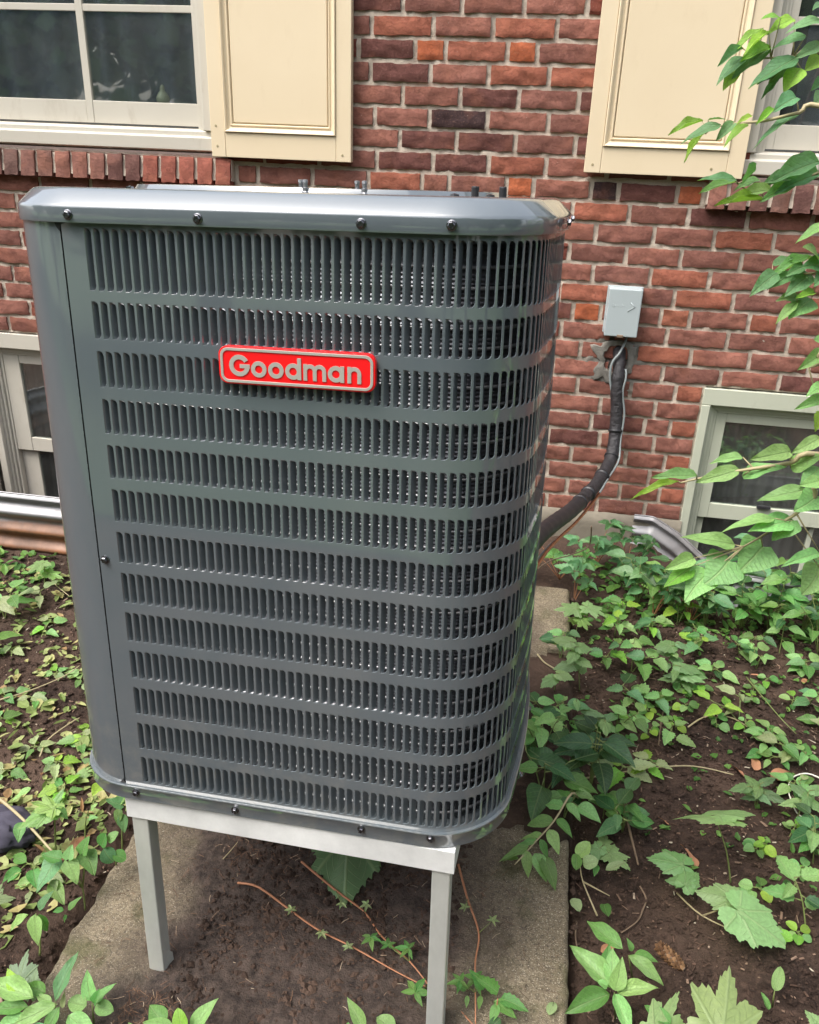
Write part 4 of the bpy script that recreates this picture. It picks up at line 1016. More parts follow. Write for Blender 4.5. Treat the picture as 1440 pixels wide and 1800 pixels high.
# ------------------------------------------------------------ leaves
def leafmesh(kind, seed):
    rs = random.Random(seed*13+hash_kind(kind)); vs = []; fs = []; uv = []
    if kind in ('ovate', 'lance', 'cordate', 'toothed', 'round'):
        nv = 12; curl = rs.uniform(.05, .28); fold = rs.uniform(.1, .5); wav = rs.uniform(.01, .04); tw = rs.uniform(-.35, .35); bend = rs.uniform(-.06, .06)
        for i in range(nv+1):
            t = i/nv
            if kind == 'ovate': w = .5*math.sin(pi*t**.72)**.85*(1-.25*t)
            elif kind == 'lance': w = .5*math.sin(pi*t**.85)**1.0*(1-.12*t)
            elif kind == 'cordate': w = .5*(math.sin(pi*t**.50)**.62)*(1-.38*t) if t > 0 else .12
            elif kind == 'round': w = .5*math.sin(pi*t**.9)**.55
            else: w = .5*math.sin(pi*t**.62)**.75*(1-.2*t)
            if kind == 'toothed' and 0 < i < nv: w *= (1.10 if i % 2 else .88)
            if i == nv: w = 0
            w = max(w, .004)
            for j in range(-2, 3):
                u = j/2; x = u*w; y = t-(.06 if kind == 'cordate' else 0)*abs(u)*(1-t)**3
                if kind == 'cordate' and i == 0: y -= .07*abs(u)
                z = abs(x)*fold-curl*t*t+wav*math.sin(t*14+j*2+seed)*abs(u)
                x2 = x*math.cos(tw*t)-z*math.sin(tw*t)*0+bend*math.sin(pi*t); z += x*math.sin(tw*t)
                vs.append((x2, y, z)); uv.append((.5+u*.5*w/.5, t))
        for i in range(nv):
            for j in range(4): a = i*5+j; fs.append((a, a+1, a+6, a+5))
    else:
        # lobed blades: polar outline around the petiole joint at (0,.0)
        if kind == 'maple':
            key = [(-1.00, .30), (-.80, .46), (-.70, .42), (-.62, .70), (-.55, .55), (-.47, .58), (-.40, .42), (-.33, .60), (-.27, .83), (-.21, .74), (-.15, .70), (-.11, .55), (-.07, .74), (-.03, .88), (0, 1.)]
        else:   # grape
            key = [(-1.00, .18), (-.88, .42), (-.78, .46), (-.72, .55), (-.66, .50), (-.58, .62), (-.50, .58), (-.42, .66), (-.37, .60), (-.30, .76), (-.24, .70), (-.17, .72), (-.11, .80), (-.06, .86), (0, 1.)]
        out = key+[(-a, r) for a, r in reversed(key[:-1])]
        fine = []
        for i in range(len(out)-1):
            (a0_, r0_), (a1_, r1_) = out[i], out[i+1]
            fine.append(out[i]); fine.append((a0_+(a1_-a0_)*.36, (r0_+(r1_-r0_)*.36)*1.035)); fine.append((a0_+(a1_-a0_)*.62, (r0_+(r1_-r0_)*.62)*.965))
        out = fine+[out[-1]]
        out = [(a, r*(1+rs.uniform(-.035, .035))) for a, r in out]
        curl = rs.uniform(.1, .3); dome = rs.uniform(-.1, .16); wv = rs.uniform(.02, .05)
        vs.append((0, 0, 0)); uv.append((.5, 0)); rings = 4; n = len(out)
        for k in range(1, rings+1):
            for a, r in out:
                rr_ = r*k/rings; th = a*pi*.93; x = rr_*math.sin(th)*.92; y = rr_*math.cos(th)
                z = -curl*rr_*rr_+dome*rr_+wv*math.sin(a*16+seed)*rr_ ; vs.append((x, y, z)); uv.append((.5+.5*a, rr_))
        for j in range(n-1): fs.append((0, 1+j+1, 1+j))
        for k in range(rings-1):
            for j in range(n-1): a = 1+k*n+j; fs.append((a, a+1, a+n+1, a+n))
        fs = [f[::-1] for f in fs]
    me = bpy.data.meshes.new('leaf'); me.from_pydata(vs, [], fs); me.update()
    ul = me.uv_layers.new(name='uv'); idx = np.empty(len(me.loops), np.int32); me.loops.foreach_get('vertex_index', idx)
    ul.data.foreach_set('uv', np.array(uv, np.float32)[idx].ravel()); me.polygons.foreach_set('use_smooth', [True]*len(me.polygons)); me.materials.append(M['leaf_lobed' if kind in ('maple', 'grape') else 'leaf'])
    return me
def hash_kind(k): return sum(ord(c)*(i+1) for i, c in enumerate(k))
KINDS = ('ovate', 'lance', 'cordate', 'toothed', 'round', 'maple', 'grape')
ORD = ['leftmost', 'second', 'third', 'fourth', 'fifth', 'sixth', 'seventh', 'eighth', 'ninth', 'tenth', 'eleventh']
def nth(i, n, thing): return ('leftmost '+thing) if i == 0 else ('rightmost '+thing) if i == n-1 else (ORD[i]+' '+thing+', counted from the left')
LM = {k: [leafmesh(k, s) for s in range(6)] for k in KINDS}
G_MID = (.12, .27, .065); G_LIGHT = (.25, .45, .15); G_DARK = (.045, .125, .040); G_LIME = (.25, .46, .06); G_PALE = (.32, .40, .19); G_BLUE = (.13, .29, .12)
PAL_LEAF = dict(mid=G_MID, light=G_LIGHT, dark=G_DARK, lime=G_LIME, pale=G_PALE, blue=G_BLUE)
ORG = {}                      # world origin of carriers that are themselves parts
def org(root): return ORG.get(root.name, root.location)
def leaf(root, kind, B, T, w, col, up=None, roll=0., seed=None, name='leaf'):
    """blade from B to T (world); w = width / length"""
    B, T = Vector(B), Vector(T); Y = T-B; L = Y.length; Y.normalize()
    N = Vector(up) if up is not None else Vector((0, 0, 1))
    X = Y.cross(N)
    if X.length < 1e-3: X = Vector((1, 0, 0))
    X.normalize(); Z = X.cross(Y)
    R = Matrix((X, Y, Z)).transposed().to_4x4()@Matrix.Rotation(roll, 4, 'Y')
    ws = w if kind not in ('maple', 'grape') else w*.75
    o = bpy.data.objects.new(name, random.choice(LM[kind]) if seed is None else LM[kind][seed % 6]); link(o, root)
    o.matrix_basis = Matrix.Translation(B-org(root))@R@Matrix.Diagonal((L*ws, L, L*.9, 1))
    c = Vector(PAL_LEAF[col] if isinstance(col, str) else col)*(.8+.45*rnd()); o.color = (*c, 1); return o
def stems(root, paths, rad, mat, name='stem'):
    m = MB()
    for p in paths:
        q = smooth_path([Vector(a)-org(root) for a in p], 4) if len(p) > 2 else [Vector(a)-org(root) for a in p]
        m.tube(q, [rad*(1-.55*i/(len(q)-1)) for i in range(len(q))], 5)
    return m.obj(name, mat, root, True)
FWD = Vector((0, -.75, .65))
# --- shrub at the right: every blade placed where it grows, on three boughs
def cs(pts, ox_, oy, sc): return [(ox_+x/sc, oy+y/sc) for x, y in pts]
shrub = empty('shrub', (1.02, -1.95, -.03), 'light green shrub reaching in from the right edge over wall and window', 'shrub')
def trunk_at(z): return Vector((1.02-.06*z+.03*math.sin(z*3), -1.95+.04*math.sin(z*2+1), z))
m = MB(); m.tube([trunk_at(z)-shrub.location for z in np.linspace(-.06, 2.0, 16)], [.022*(1-.6*i/15) for i in range(16)], 9); m.obj('trunk', M['bark'], shrub, True)
m = MB(); m.tube([trunk_at(z)-shrub.location+Vector((.03+.16*z, .05*z, 0)) for z in np.linspace(-.06, 1.8, 14)], [.016*(1-.6*i/13) for i in range(14)], 8); m.obj('trunk', M['bark'], shrub, True)
def bough(label, y0, stem_px, leaves, ox_, oy, sc, group='leafy boughs of the shrub at the right', rad=.0022, dy=0.):
    sp = [aty(*p, y0+dy*i) for i, p in enumerate(cs(stem_px, ox_, oy, sc))]
    end = trunk_at(max(.25, sp[-1].z-.30)); ext = [sp[-1].lerp(end, t)+Vector((0, 0, .05*math.sin(pi*t))) for t in (.33, .66, 1.)]
    full = sp+ext; q_ = smooth_path([p-sp[-1] for p in full], 4); m = MB(); m.tube(q_, [rad*.5+(.006-rad*.5)*(i/(len(q_)-1))**1.6 for i in range(len(q_))], 6)
    root = m.obj('branch', M['stem'], shrub, True); root.location = sp[-1]-shrub.location; ORG[root.name] = sp[-1].copy()
    for k in range(12):                                   # leaves on the stretch nearer the trunk
        t = .12+.85*k/12; P = sp[-1].lerp(end, t)+Vector((0, 0, .05*math.sin(pi*t))); a_ = rnd()*6.28; d_ = Vector((math.cos(a_)*.6+.25, math.sin(a_), -.25+.5*rnd())).normalized()
        v_ = P+d_*.085-CAM; px__ = 720+FPX*v_.dot(CR)/v_.dot(CF)
        if px__ < 1462: continue
        leaf(root, 'ovate', P+d_*.012, P+d_*(.07+.025*rnd()), .5, random.choice(['light', 'blue', 'light']), (0, -.5, 1))
    for (bx_, by_, tx, ty, w, kind, col) in leaves:
        p, q = cs([(bx_, by_), (tx, ty)], ox_, oy, sc); yb = y0+(rnd()-.5)*.03
        B = aty(*p, yb); T = aty(*q, yb-.012-.03*rnd())
        up = Vector(((rnd()-.5)*.5, -.8, .75+.3*rnd())) if w > .3 else Vector(((rnd()-.5)*.4, -.45, 1.))
        leaf(root, kind, B, T, w*1.12, col, up)
        # petiole back to the nearest stem point
        n = min(sp, key=lambda s: (s-B).length)
        if (n-B).length < .09: stems(root, [[n, B]], .0012, M['stem'], 'petiole')
    return root
L_, D_, Y_ = 'light', 'blue', 'lime'
bough('low outer bough reaching across the basement window, palest leaves', -2.12, [(385, 795), (500, 768), (700, 725), (900, 695), (1160, 655), (1400, 600)], [
 (370, 785, 70, 850, .16, 'lance', Y_), (500, 745, 200, 728, .27, 'ovate', L_), (800, 705, 500, 775, .36, 'ovate', L_), (825, 615, 610, 620, .3, 'ovate', L_), (815, 745, 1090, 655, .42, 'ovate', L_), (1160, 575, 905, 605, .34, 'ovate', L_),
 (1370, 480, 1175, 575, .4, 'ovate', L_), (1160, 690, 1380, 600, .55, 'ovate', L_), (1370, 690, 1240, 800, .5, 'ovate', L_)], 1100, 650, 4)
bough('low middle bough with broad heart shaped leaves below the window rail', -2.15, [(825, 1245), (950, 1175), (1120, 1060), (1200, 1010), (1330, 890), (1450, 820)], [
 (1265, 845, 945, 905, .36, 'ovate', L_), (1365, 780, 1240, 800, .5, 'ovate', L_), (1345, 890, 1185, 990, .75, 'cordate', L_), (1045, 1045, 690, 1085, .30, 'ovate', L_), (1180, 1060, 895, 1110, .45, 'ovate', L_), (765, 1230, 430, 1158, .31, 'ovate', L_),
 (965, 1245, 800, 1420, 1.15, 'cordate', L_), (725, 1345, 565, 1495, 1.20, 'cordate', L_), (480, 1325, 285, 1392, .42, 'ovate', L_), (470, 1385, 290, 1512, .42, 'ovate', Y_), (575, 1440, 440, 1615, .75, 'cordate', L_), (1370, 1400, 1240, 1585, .95, 'cordate', L_), (1370, 1290, 1130, 1335, .28, 'ovate', L_),
 (1170, 1060, 1035, 1185, .9, 'cordate', L_)], 1100, 650, 4)
bough('high bough with one spray of leaves across the right shutter', -1.85, [(330, 960), (390, 915), (560, 885), (740, 870), (1000, 810), (1200, 770)], [
 (310, 870, 65, 935, .28, 'lance', Y_), (440, 895, 150, 990, .36, 'ovate', D_), (325, 950, 165, 1135, .26, 'lance', Y_), (345, 865, 480, 828, .25, 'ovate', D_), (540, 880, 405, 998, .42, 'ovate', D_), (665, 830, 560, 862, .3, 'ovate', Y_), (625, 890, 470, 1005, .3, 'ovate', Y_), (825, 780, 700, 862, .22, 'lance', Y_), (985, 700, 830, 770, .5, 'ovate', D_), (1000, 815, 670, 998, .28, 'ovate', D_)], 1160, 0, 4.09)
bough('highest bough of drooping leaves in front of the upper right window', -1.80, [(700, 420), (800, 415), (960, 405), (1200, 380)], [
 (870, 130, 755, 95, .55, 'ovate', Y_), (970, 135, 795, 185, .36, 'ovate', Y_), (745, 205, 500, 345, .26, 'lance', Y_), (785, 235, 605, 345, .26, 'lance', Y_), (600, 350, 430, 432, .22, 'lance', D_), (795, 345, 600, 400, .32, 'lance', Y_), (605, 408, 430, 548, .36, 'ovate', D_), (790, 352, 535, 515, .34, 'ovate', D_), (540, 495, 478, 602, .5, 'ovate', Y_), (985, 415, 655, 582, .40, 'ovate', D_), (965, 415, 790, 575, .5, 'ovate', D_), (1015, 490, 900, 630, .75, 'ovate', Y_), (830, 510, 715, 570, .4, 'ovate', G_DARK), (860, 560, 730, 698, .2, 'lance', D_), (1160, 140, 930, 185, .42, 'ovate', D_), (1050, 255, 820, 312, .42, 'ovate', D_), (1160, 320, 985, 395, .4, 'ovate', D_), (1160, 410, 1050, 490, .7, 'ovate', Y_), (1190, 560, 1090, 640, .5, 'ovate', D_), (1170, 20, 1110, 50, .6, 'ovate', D_), (1190, 670, 1110, 740, .7, 'ovate', D_)], 1160, 0, 4.09)
bough('bough of flat leaves just under the right shutter', -1.75, [(560, 1320), (740, 1420), (900, 1350), (1145, 1240), (1300, 1190)], [
 (545, 1290, 300, 1262, .34, 'ovate', D_), (545, 1310, 288, 1360, .28, 'ovate', L_), (620, 1290, 660, 1180, 1.25, 'round', D_), (740, 1440, 410, 1430, .25, 'lance', Y_), (805, 1370, 570, 1380, .36, 'ovate', L_), (925, 1290, 765, 1285, .45, 'ovate', D_), (990, 1320, 740, 1412, .34, 'ovate', L_), (1150, 1160, 800, 1275, .38, 'ovate', D_), (1150, 1250, 850, 1345, .34, 'ovate', D_), (720, 1290, 545, 1325, .3, 'ovate', L_)], 1160, 0, 4.09)
bough('mid height bough against the brick right of the grey cover', -1.80, [(560, 490), (760, 485), (930, 470), (1050, 460)], [
 (890, 345, 520, 482, .24, 'lance', L_), (935, 350, 860, 235, .8, 'cordate', L_), (560, 400, 720, 335, .5, 'ovate', D_), (605, 470, 402, 608, .42, 'ovate', D_), (740, 475, 538, 582, .42, 'ovate', D_), (885, 485, 695, 610, .48, 'ovate', D_), (820, 420, 680, 480, .45, 'ovate', D_), (785, 690, 640, 645, .36, 'ovate', L_), (910, 640, 765, 660, .34, 'ovate', Y_), (765, 720, 600, 858, .34, 'lance', L_), (885, 690, 735, 805, .66, 'ovate', L_), (1010, 480, 915, 560, .6, 'ovate', D_), (1000, 60, 755, 205, .34, 'ovate', L_), (1010, 400, 850, 380, .5, 'ovate', D_)], 1240, 380, 4.735)
bough('short bough at the right edge beside the basement window head', -1.95, [(860, 1260), (960, 1230), (1060, 1150)], [
 (990, 1140, 790, 1255, .36, 'ovate', L_), (1000, 1405, 890, 1455, .4, 'ovate', L_), (1010, 1520, 750, 1592, .34, 'ovate', L_), (960, 1620, 915, 1795, .5, 'toothed', Y_), (1000, 1050, 925, 1010, .6, 'ovate', L_), (960, 1310, 1020, 1220, .5, 'ovate', D_)], 1240, 380, 4.735)

# --- plants on the ground
PLN = [0]
def plant(x, y, z, kind, n, L, h, spread, col, w=.5, label=None, group=None, name='weed', cat='plant', stemmat='greenstem', tilt=.5, cols=None, seedr=None):
    root = empty(name, (x, y, z), label, cat, group); sp = []
    ns = max(1, n//4)
    k = 0
    for s in range(ns):
        a = rnd()*2*pi; top = Vector((x+math.cos(a)*spread*rnd(), y+math.sin(a)*spread*rnd(), z+h*(.6+.5*rnd()))); mid = Vector((x, y, z)).lerp(top, .5)+Vector((0, 0, h*.12))
        b0 = Vector((x, y, z-.01)); sp.append([b0, mid, top]); per = n//ns
        for i in range(per):
            t = .25+.75*(i+1)/per; P = b0.lerp(mid, t*2) if t < .5 else mid.lerp(top, t*2-1); b = a*3+i*2.4+rnd()*.6
            ln = L*(.6+.55*rnd()); d = Vector((math.cos(b), math.sin(b), -.10+(.55*rnd()-.1)*tilt)); pe = P+d*ln*.25
            if (pe+d*ln).z < z+.004: d.z = abs(d.z)*.3+.05
            leaf(root, kind, pe, pe+d*ln, w*(.85+.3*rnd()), random.choice(cols) if cols else col, (0, -.35, 1))
            sp.append([P, pe])
    stems(root, sp, .0016+.006*L, M[stemmat]); PLN[0] += 1
    return root
def plantpx(px, py, *a, **k):
    p = atz(px, py, -.04); z = gz(p.x, p.y)
    if PADX0 < p.x < PADX1 and p.y < -.5: z = 0.
    p = atz(px, py, z); return plant(p.x, p.y, z, *a, **k)
def creeper(px, py, n, R, col, label, group, L=.055):
    p = atz(px, py, .0); root = empty('virginia_creeper', (p.x, p.y, .0), label, 'creeper', group); sp = []
    for i in range(n):
        a = rnd()*2*pi; rr_ = R*math.sqrt(rnd()); C = Vector((p.x+math.cos(a)*rr_*1.5, p.y+math.sin(a)*rr_*.8, .05+.10*rnd())); sp.append([(p.x, p.y, -.02), ((p.x+C.x)/2, (p.y+C.y)/2, C.z*.6), C]); b0 = rnd()*6
        for k in range(5):
            b = b0+(k-2)*1.0; ln = L*(1.15-.16*abs(k-2))*(.8+.4*rnd()); d = Vector((math.cos(b), math.sin(b), -.05+.25*rnd())); leaf(root, 'toothed', C+d*.004, C+d*ln, .52, col, (0, -.4, 1))
    stems(root, sp, .0018, M['redstem']); return root
GC = 'five-fingered creeper clumps below the black pipes'
for i_, (x, y, n, r, c) in enumerate(((985, 1010, 6, .10, 'mid'), (1045, 990, 7, .10, 'blue'), (1100, 1000, 6, .09, 'dark'), (1010, 1050, 4, .08, 'blue'), (1150, 1075, 6, .07, 'dark'), (1215, 1085, 6, .07, 'dark'))):
    creeper(x, y, n, r, c, nth(i_, 6, 'five-fingered creeper clump below the black pipes'), GC)
# dense leafy shrubbery beneath the right basement window
for i_, (x, y, n, L, h, c) in enumerate(sorted(((1120, 1060, 12, .07, .18, 'blue'), (1180, 1080, 12, .065, .16, 'mid'), (1240, 1100, 14, .065, .20, 'blue'), (1300, 1105, 14, .07, .22, 'mid'), (1350, 1115, 14, .07, .22, 'mid'), (1410, 1110, 14, .07, .22, 'dark'), (1270, 1060, 12, .06, .20, 'dark'), (1330, 1065, 12, .06, .22, 'blue'), (1390, 1065, 12, .06, .22, 'mid'), (1440, 1150, 12, .06, .2, 'mid'), (1215, 1050, 10, .06, .15, 'dark')))):
    plantpx(x, y, 'ovate', int(n*1.8), L, h, .11, c, .62, nth(i_, 11, 'young bush in the dense row before the right window well'), 'young bushes before the right window well', 'bush', 'bush', cols=[c, c, 'mid', 'dark'])
# named plants
plantpx(1010, 1125, 'maple', 5, .065, .15, .05, 'lime', 1., 'bright lime maple seedling beside the far end of the concrete', None, 'maple_seedling', 'seedling', cols=['lime', 'light'])
plantpx(1020, 1215, 'grape', 7, .055, .16, .06, 'light', 1., 'pale grape-leaved plant just right of the machine, halfway up the bed', None, 'grape_seedling', 'seedling', cols=['light', 'blue', 'light'])
plantpx(975, 1215, 'grape', 3, .045, .07, .04, 'light', 1., 'low grape-leaved seedling touching the machine outline at the right', None, 'grape_seedling', 'seedling')
plantpx(1035, 1400, 'ovate', 16, .085, .27, .05, 'dark', .55, 'tall dark glossy seedling at the right edge of the concrete slab', None, 'dark_seedling', 'plant', cols=['dark', 'dark', (.03, .08, .035)])
plantpx(955, 1400, 'ovate', 14, .085, .13, .08, 'dark', .6, 'dark glossy plant spilling over the slab beside the machine foot', None, 'dark_seedling', 'plant', cols=['dark', 'mid'])
plantpx(950, 1330, 'ovate', 14, .06, .12, .08, 'mid', .6, 'mid green leafy clump against the right side of the machine', None, 'leafy_clump', 'plant', cols=['mid', 'light', 'dark'])
plantpx(1000, 1325, 'ovate', 10, .06, .09, .06, 'dark', .6, 'dark leafy clump behind the tall dark seedling', None, 'leafy_clump', 'plant', cols=['mid', 'blue', 'dark'])
plantpx(1095, 1460, 'ovate', 14, .065, .12, .07, 'mid', .6, 'glossy green clump right of the slab above the lobed seedling', None, 'leafy_clump', 'plant', cols=['mid', 'dark', 'blue'])
plantpx(1065, 1510, 'maple', 4, .055, .05, .05, 'light', 1., 'lobed maple seedling below the glossy clump beside the slab', None, 'maple_seedling', 'seedling')
plantpx(1110, 1180, 'toothed', 9, .07, .10, .07, 'mid', .7, 'toothed plant behind the grape-leaved seedling', None, 'toothed_plant', 'plant', cols=['mid', 'light', 'blue'])
plantpx(1165, 1190, 'grape', 7, .045, .13, .08, 'mid', 1., 'toothed plant in the middle of the right bed', None, 'toothed_plant', 'plant', cols=['mid', 'light', 'blue'])
plantpx(1085, 1345, 'toothed', 6, .06, .05, .06, 'lime', .6, 'yellow-green sprig on bare soil right of the dark seedling', None, 'lime_sprig', 'plant', cols=['lime', 'pale'])
plantpx(1125, 1355, 'toothed', 5, .06, .05, .05, 'lime', .6, 'wilting yellow-green sprig beside a long dry stalk', None, 'lime_sprig', 'plant', cols=['pale', 'lime'])
plantpx(1180, 1310, 'toothed', 5, .05, .06, .03, 'light', .6, 'small fresh seedling on the dark soil in the right bed', None, 'small_seedling', 'seedling')
plantpx(1300, 1265, 'ovate', 9, .055, .05, .09, 'lime', .5, 'flattened yellow-green weed with pale stalks in the right bed', None, 'flattened_weed', 'weed', cols=['lime', 'mid', 'pale'])
for i_, (x, y) in enumerate(((1340, 1335), (1360, 1300), (1385, 1385), (1410, 1345), (1440, 1290))):
    plantpx(x, y, 'ovate', 10, .050, .05, .07, 'light', .6, nth(i_, 5, 'bright green weed in the cluster above the white wire'), 'bright weeds at the right edge', 'weed', 'weed', cols=['light', 'mid', 'pale'])
for i_, (x, y) in enumerate(((1060, 1160), (1080, 1120), (1090, 1085), (1140, 1120), (1190, 1100), (1200, 1150))):
    plantpx(x, y, 'toothed', 8, .055, .08, .07, 'mid', .6, nth(i_, 6, 'low green weed at the back of the right bed'), 'low weeds at the back of the right bed', 'weed', 'weed', cols=['mid', 'light', 'blue', 'lime'])
MID = sorted([(985, 1160), (1120, 1240), (1200, 1215), (1250, 1180), (1330, 1175), (1400, 1180), (1230, 1140), (1300, 1150), (1370, 1150), (1040, 1290), (1080, 1290), (990, 1440), (1060, 1440), (1420, 1240), (1400, 1440), (1430, 1520), (1420, 1640), (1330, 1420), (930, 1290), (960, 1260)])
for i_, (x, y) in enumerate(MID):
    plantpx(x, y, random.choice(['ovate', 'toothed', 'ovate', 'grape']), random.choice([6, 8, 10]), .045+.025*rnd(), .06+.05*rnd(), .07, 'mid', .62, 'mixed green weed in the right bed between the slab and the right edge', 'mixed weeds of the right bed', 'weed', 'weed', cols=['mid', 'light', 'light', 'blue', 'dark'])
for i in range(30):
    x, y = random.choice([(1180+260*rnd(), 1180+120*rnd()), (1300+140*rnd(), 1430+230*rnd()), (1040+120*rnd(), 1240+120*rnd())])
    plantpx(x, y, 'round', 5, .028, .03, .04, 'light', .8, 'tiny round-leaved seedling on the dark soil of the right bed', 'tiny round-leaved seedlings', 'tiny_seedling', 'seedling', cols=['light', 'mid', 'lime'])
# specials with blades measured one by one: (bx,by,zb, tx,ty,zt, w, kind, col)
def custom(label, root_px, leaves, name='plant', cat='plant', stempx=(), mat='greenstem', rad=.0022, group=None, zr=-.02):
    p = atz(*root_px, zr); root = empty(name, p, label, cat, group)
    for lf in leaves:
        bx_, by_, zb, tx, ty, zt, w, kind, col = lf[:9]
        B = atz(bx_, by_, zb); T = atz(tx, ty, zt); leaf(root, kind, B, T, w, col, lf[9] if len(lf) > 9 else (0, -.3, 1))
    if stempx: stems(root, [[atz(x, y, z) for x, y, z in s] for s in stempx], rad, M[mat])
    return root
custom('single large toothed leaf held flat on a thin stalk in the right bed', (1285, 1556), [(1278, 1440, .15, 1182, 1424, .152, .62, 'grape', 'light', (0, .55, 1)), (1262, 1432, .149, 1328, 1420, .155, .95, 'grape', 'light', (0, .5, 1))], 'broad_leaf_plant', 'plant', [[(1285, 1556, -.03), (1278, 1500, .06), (1262, 1448, .15)]])
custom('row of toothed leaves lying low along a thin runner in the right bed', (1235, 1600), [(1200, 1520, .04, 1138, 1503, .05, .9, 'grape', 'mid'), (1205, 1555, .04, 1230, 1530, .05, 1.1, 'grape', 'mid'), (1210, 1550, .04, 1168, 1545, .03, .8, 'grape', 'mid'), (1292, 1582, .05, 1222, 1563, .05, .95, 'grape', 'light'), (1300, 1602, .06, 1390, 1660, .04, 1.15, 'grape', 'light'), (1295, 1600, .05, 1262, 1612, .03, .8, 'grape', 'mid')], 'runner_plant', 'plant', [[(1190, 1570, -.02), (1235, 1610, 0.), (1310, 1645, 0.)], [(1235, 1610, 0), (1290, 1590, .05)]], 'stem')
custom('broad lanceolate weed at the bottom, right of the concrete slab', (1082, 1770), [(1080, 1740, .08, 1004, 1657, .11, .42, 'lance', 'light'), (1078, 1740, .09, 1078, 1665, .12, .5, 'lance', 'light'), (1085, 1745, .09, 1155, 1733, .12, .42, 'lance', 'light'), (1080, 1748, .09, 1110, 1820, .09, .40, 'lance', 'light'), (1072, 1748, .08, 996, 1776, .08, .44, 'lance', 'mid'), (1082, 1742, .10, 1094, 1688, .15, .6, 'ovate', 'light'), (1068, 1735, .09, 1052, 1725, .1, .8, 'round', 'light')], 'lanceolate_weed', 'weed', [[(1082, 1790, -.03), (1080, 1745, .09)]])
custom('pair of lanceolate sprigs just above the broad weed by the slab', (1112, 1700), [(1095, 1668, .08, 1032, 1616, .08, .42, 'lance', 'mid'), (1105, 1680, .07, 1170, 1726, .06, .38, 'lance', 'light'), (1112, 1672, .07, 1104, 1650, .09, .6, 'ovate', 'mid'), (1115, 1678, .06, 1160, 1690, .05, .45, 'ovate', 'mid'), (1062, 1700, .06, 1072, 1660, .09, .55, 'ovate', 'mid')], 'lanceolate_weed', 'weed', [[(1112, 1720, -.03), (1105, 1680, .07)]])
custom('large pale maple leaf at the bottom right corner', (1275, 1830), [(1268, 1830, .12, 1286, 1694, .16, 1.15, 'maple', (.26, .38, .11))], 'maple_leaf_plant', 'plant', [[(1262, 1880, -.03), (1268, 1830, .12)]])
custom('half seen lobed leaf left of the large maple leaf', (1150, 1830), [(1150, 1825, .10, 1196, 1738, .13, .8, 'maple', (.30, .42, .14)), (1180, 1800, .11, 1132, 1763, .10, .5, 'ovate', 'mid')], 'maple_leaf_plant', 'plant', [[(1150, 1880, -.03), (1150, 1825, .10)]])
custom('leaf tip poking in at the bottom right edge', (1440, 1830), [(1450, 1815, .08, 1418, 1775, .10, .9, 'grape', 'light')], 'maple_leaf_plant', 'plant')
custom('small spoon-leaved seedling above the large maple leaf', (1360, 1760), [(1362, 1742, .03, 1374, 1700, .06, .5, 'round', 'light'), (1352, 1775, .02, 1340, 1745, .04, .45, 'round', 'mid')], 'spoon_seedling', 'seedling', [[(1358, 1770, -.02), (1362, 1742, .03)]])
custom('round-leaved sprig growing from the slab edge', (1050, 1560), [(1015, 1505, .04, 1035, 1480, .07, .8, 'round', 'light'), (1025, 1520, .04, 1050, 1510, .06, .9, 'round', 'pale'), (1050, 1520, .03, 1045, 1540, .02, .6, 'ovate', 'mid'), (1065, 1530, .05, 1104, 1512, .06, .35, 'ovate', 'pale'), (1013, 1530, .04, 1012, 1500, .05, .6, 'round', 'mid'), (1062, 1590, .0, 1070, 1610, .01, .6, 'round', 'mid')], 'round_sprig', 'plant', [[(1050, 1610, -.02), (1025, 1550, .01), (1020, 1520, .04)], [(1025, 1550, .01), (1072, 1575, .0)]], 'stem')
tag(leaf(empty('fallen_leaf', atz(1012, 1590, 0), 'small yellow-green oval leaf fallen beside the slab', 'leaf'), 'round', atz(1005, 1580, .0), atz(1020, 1600, .0), .8, 'pale'))
tag(leaf(empty('fallen_leaf', atz(970, 1770, 0), 'spotted pale leaf lying on the concrete near the bottom edge', 'leaf'), 'round', atz(965, 1784, .006), atz(975, 1758, .008), .6, 'pale'))
# pinnate spray over the slab
px_ = [(1005, 1395), (975, 1442), (955, 1470), (932, 1490), (905, 1520)]
lv = [(1000, 1402, 978, 1383, .5), (990, 1420, 956, 1408, .6), (996, 1412, 1022, 1440, .5), (975, 1445, 925, 1448, .5), (978, 1440, 1008, 1472, .5), (955, 1468, 908, 1472, .35), (965, 1458, 985, 1500, .6), (945, 1478, 900, 1487, .35), (950, 1475, 965, 1512, .45), (930, 1488, 875, 1512, .35), (925, 1495, 930, 1542, .5), (940, 1500, 962, 1550, .6), (955, 1505, 978, 1565, .5), (912, 1510, 880, 1510, .3)]
custom('arching spray of paired pale leaves over the right side of the slab', (1010, 1400), [(a, b_, .11-.0006*(b_-1395), c, d, .10-.0008*(b_-1395), w, 'ovate', 'light' if i % 4 else 'mid') for i, (a, b_, c, d, w) in enumerate(lv)], 'leafy_spray', 'plant', [[(1020, 1410, -.02), (1005, 1395, .11), (975, 1442, .09), (932, 1490, .05), (905, 1520, .04)]], 'stem', .003)
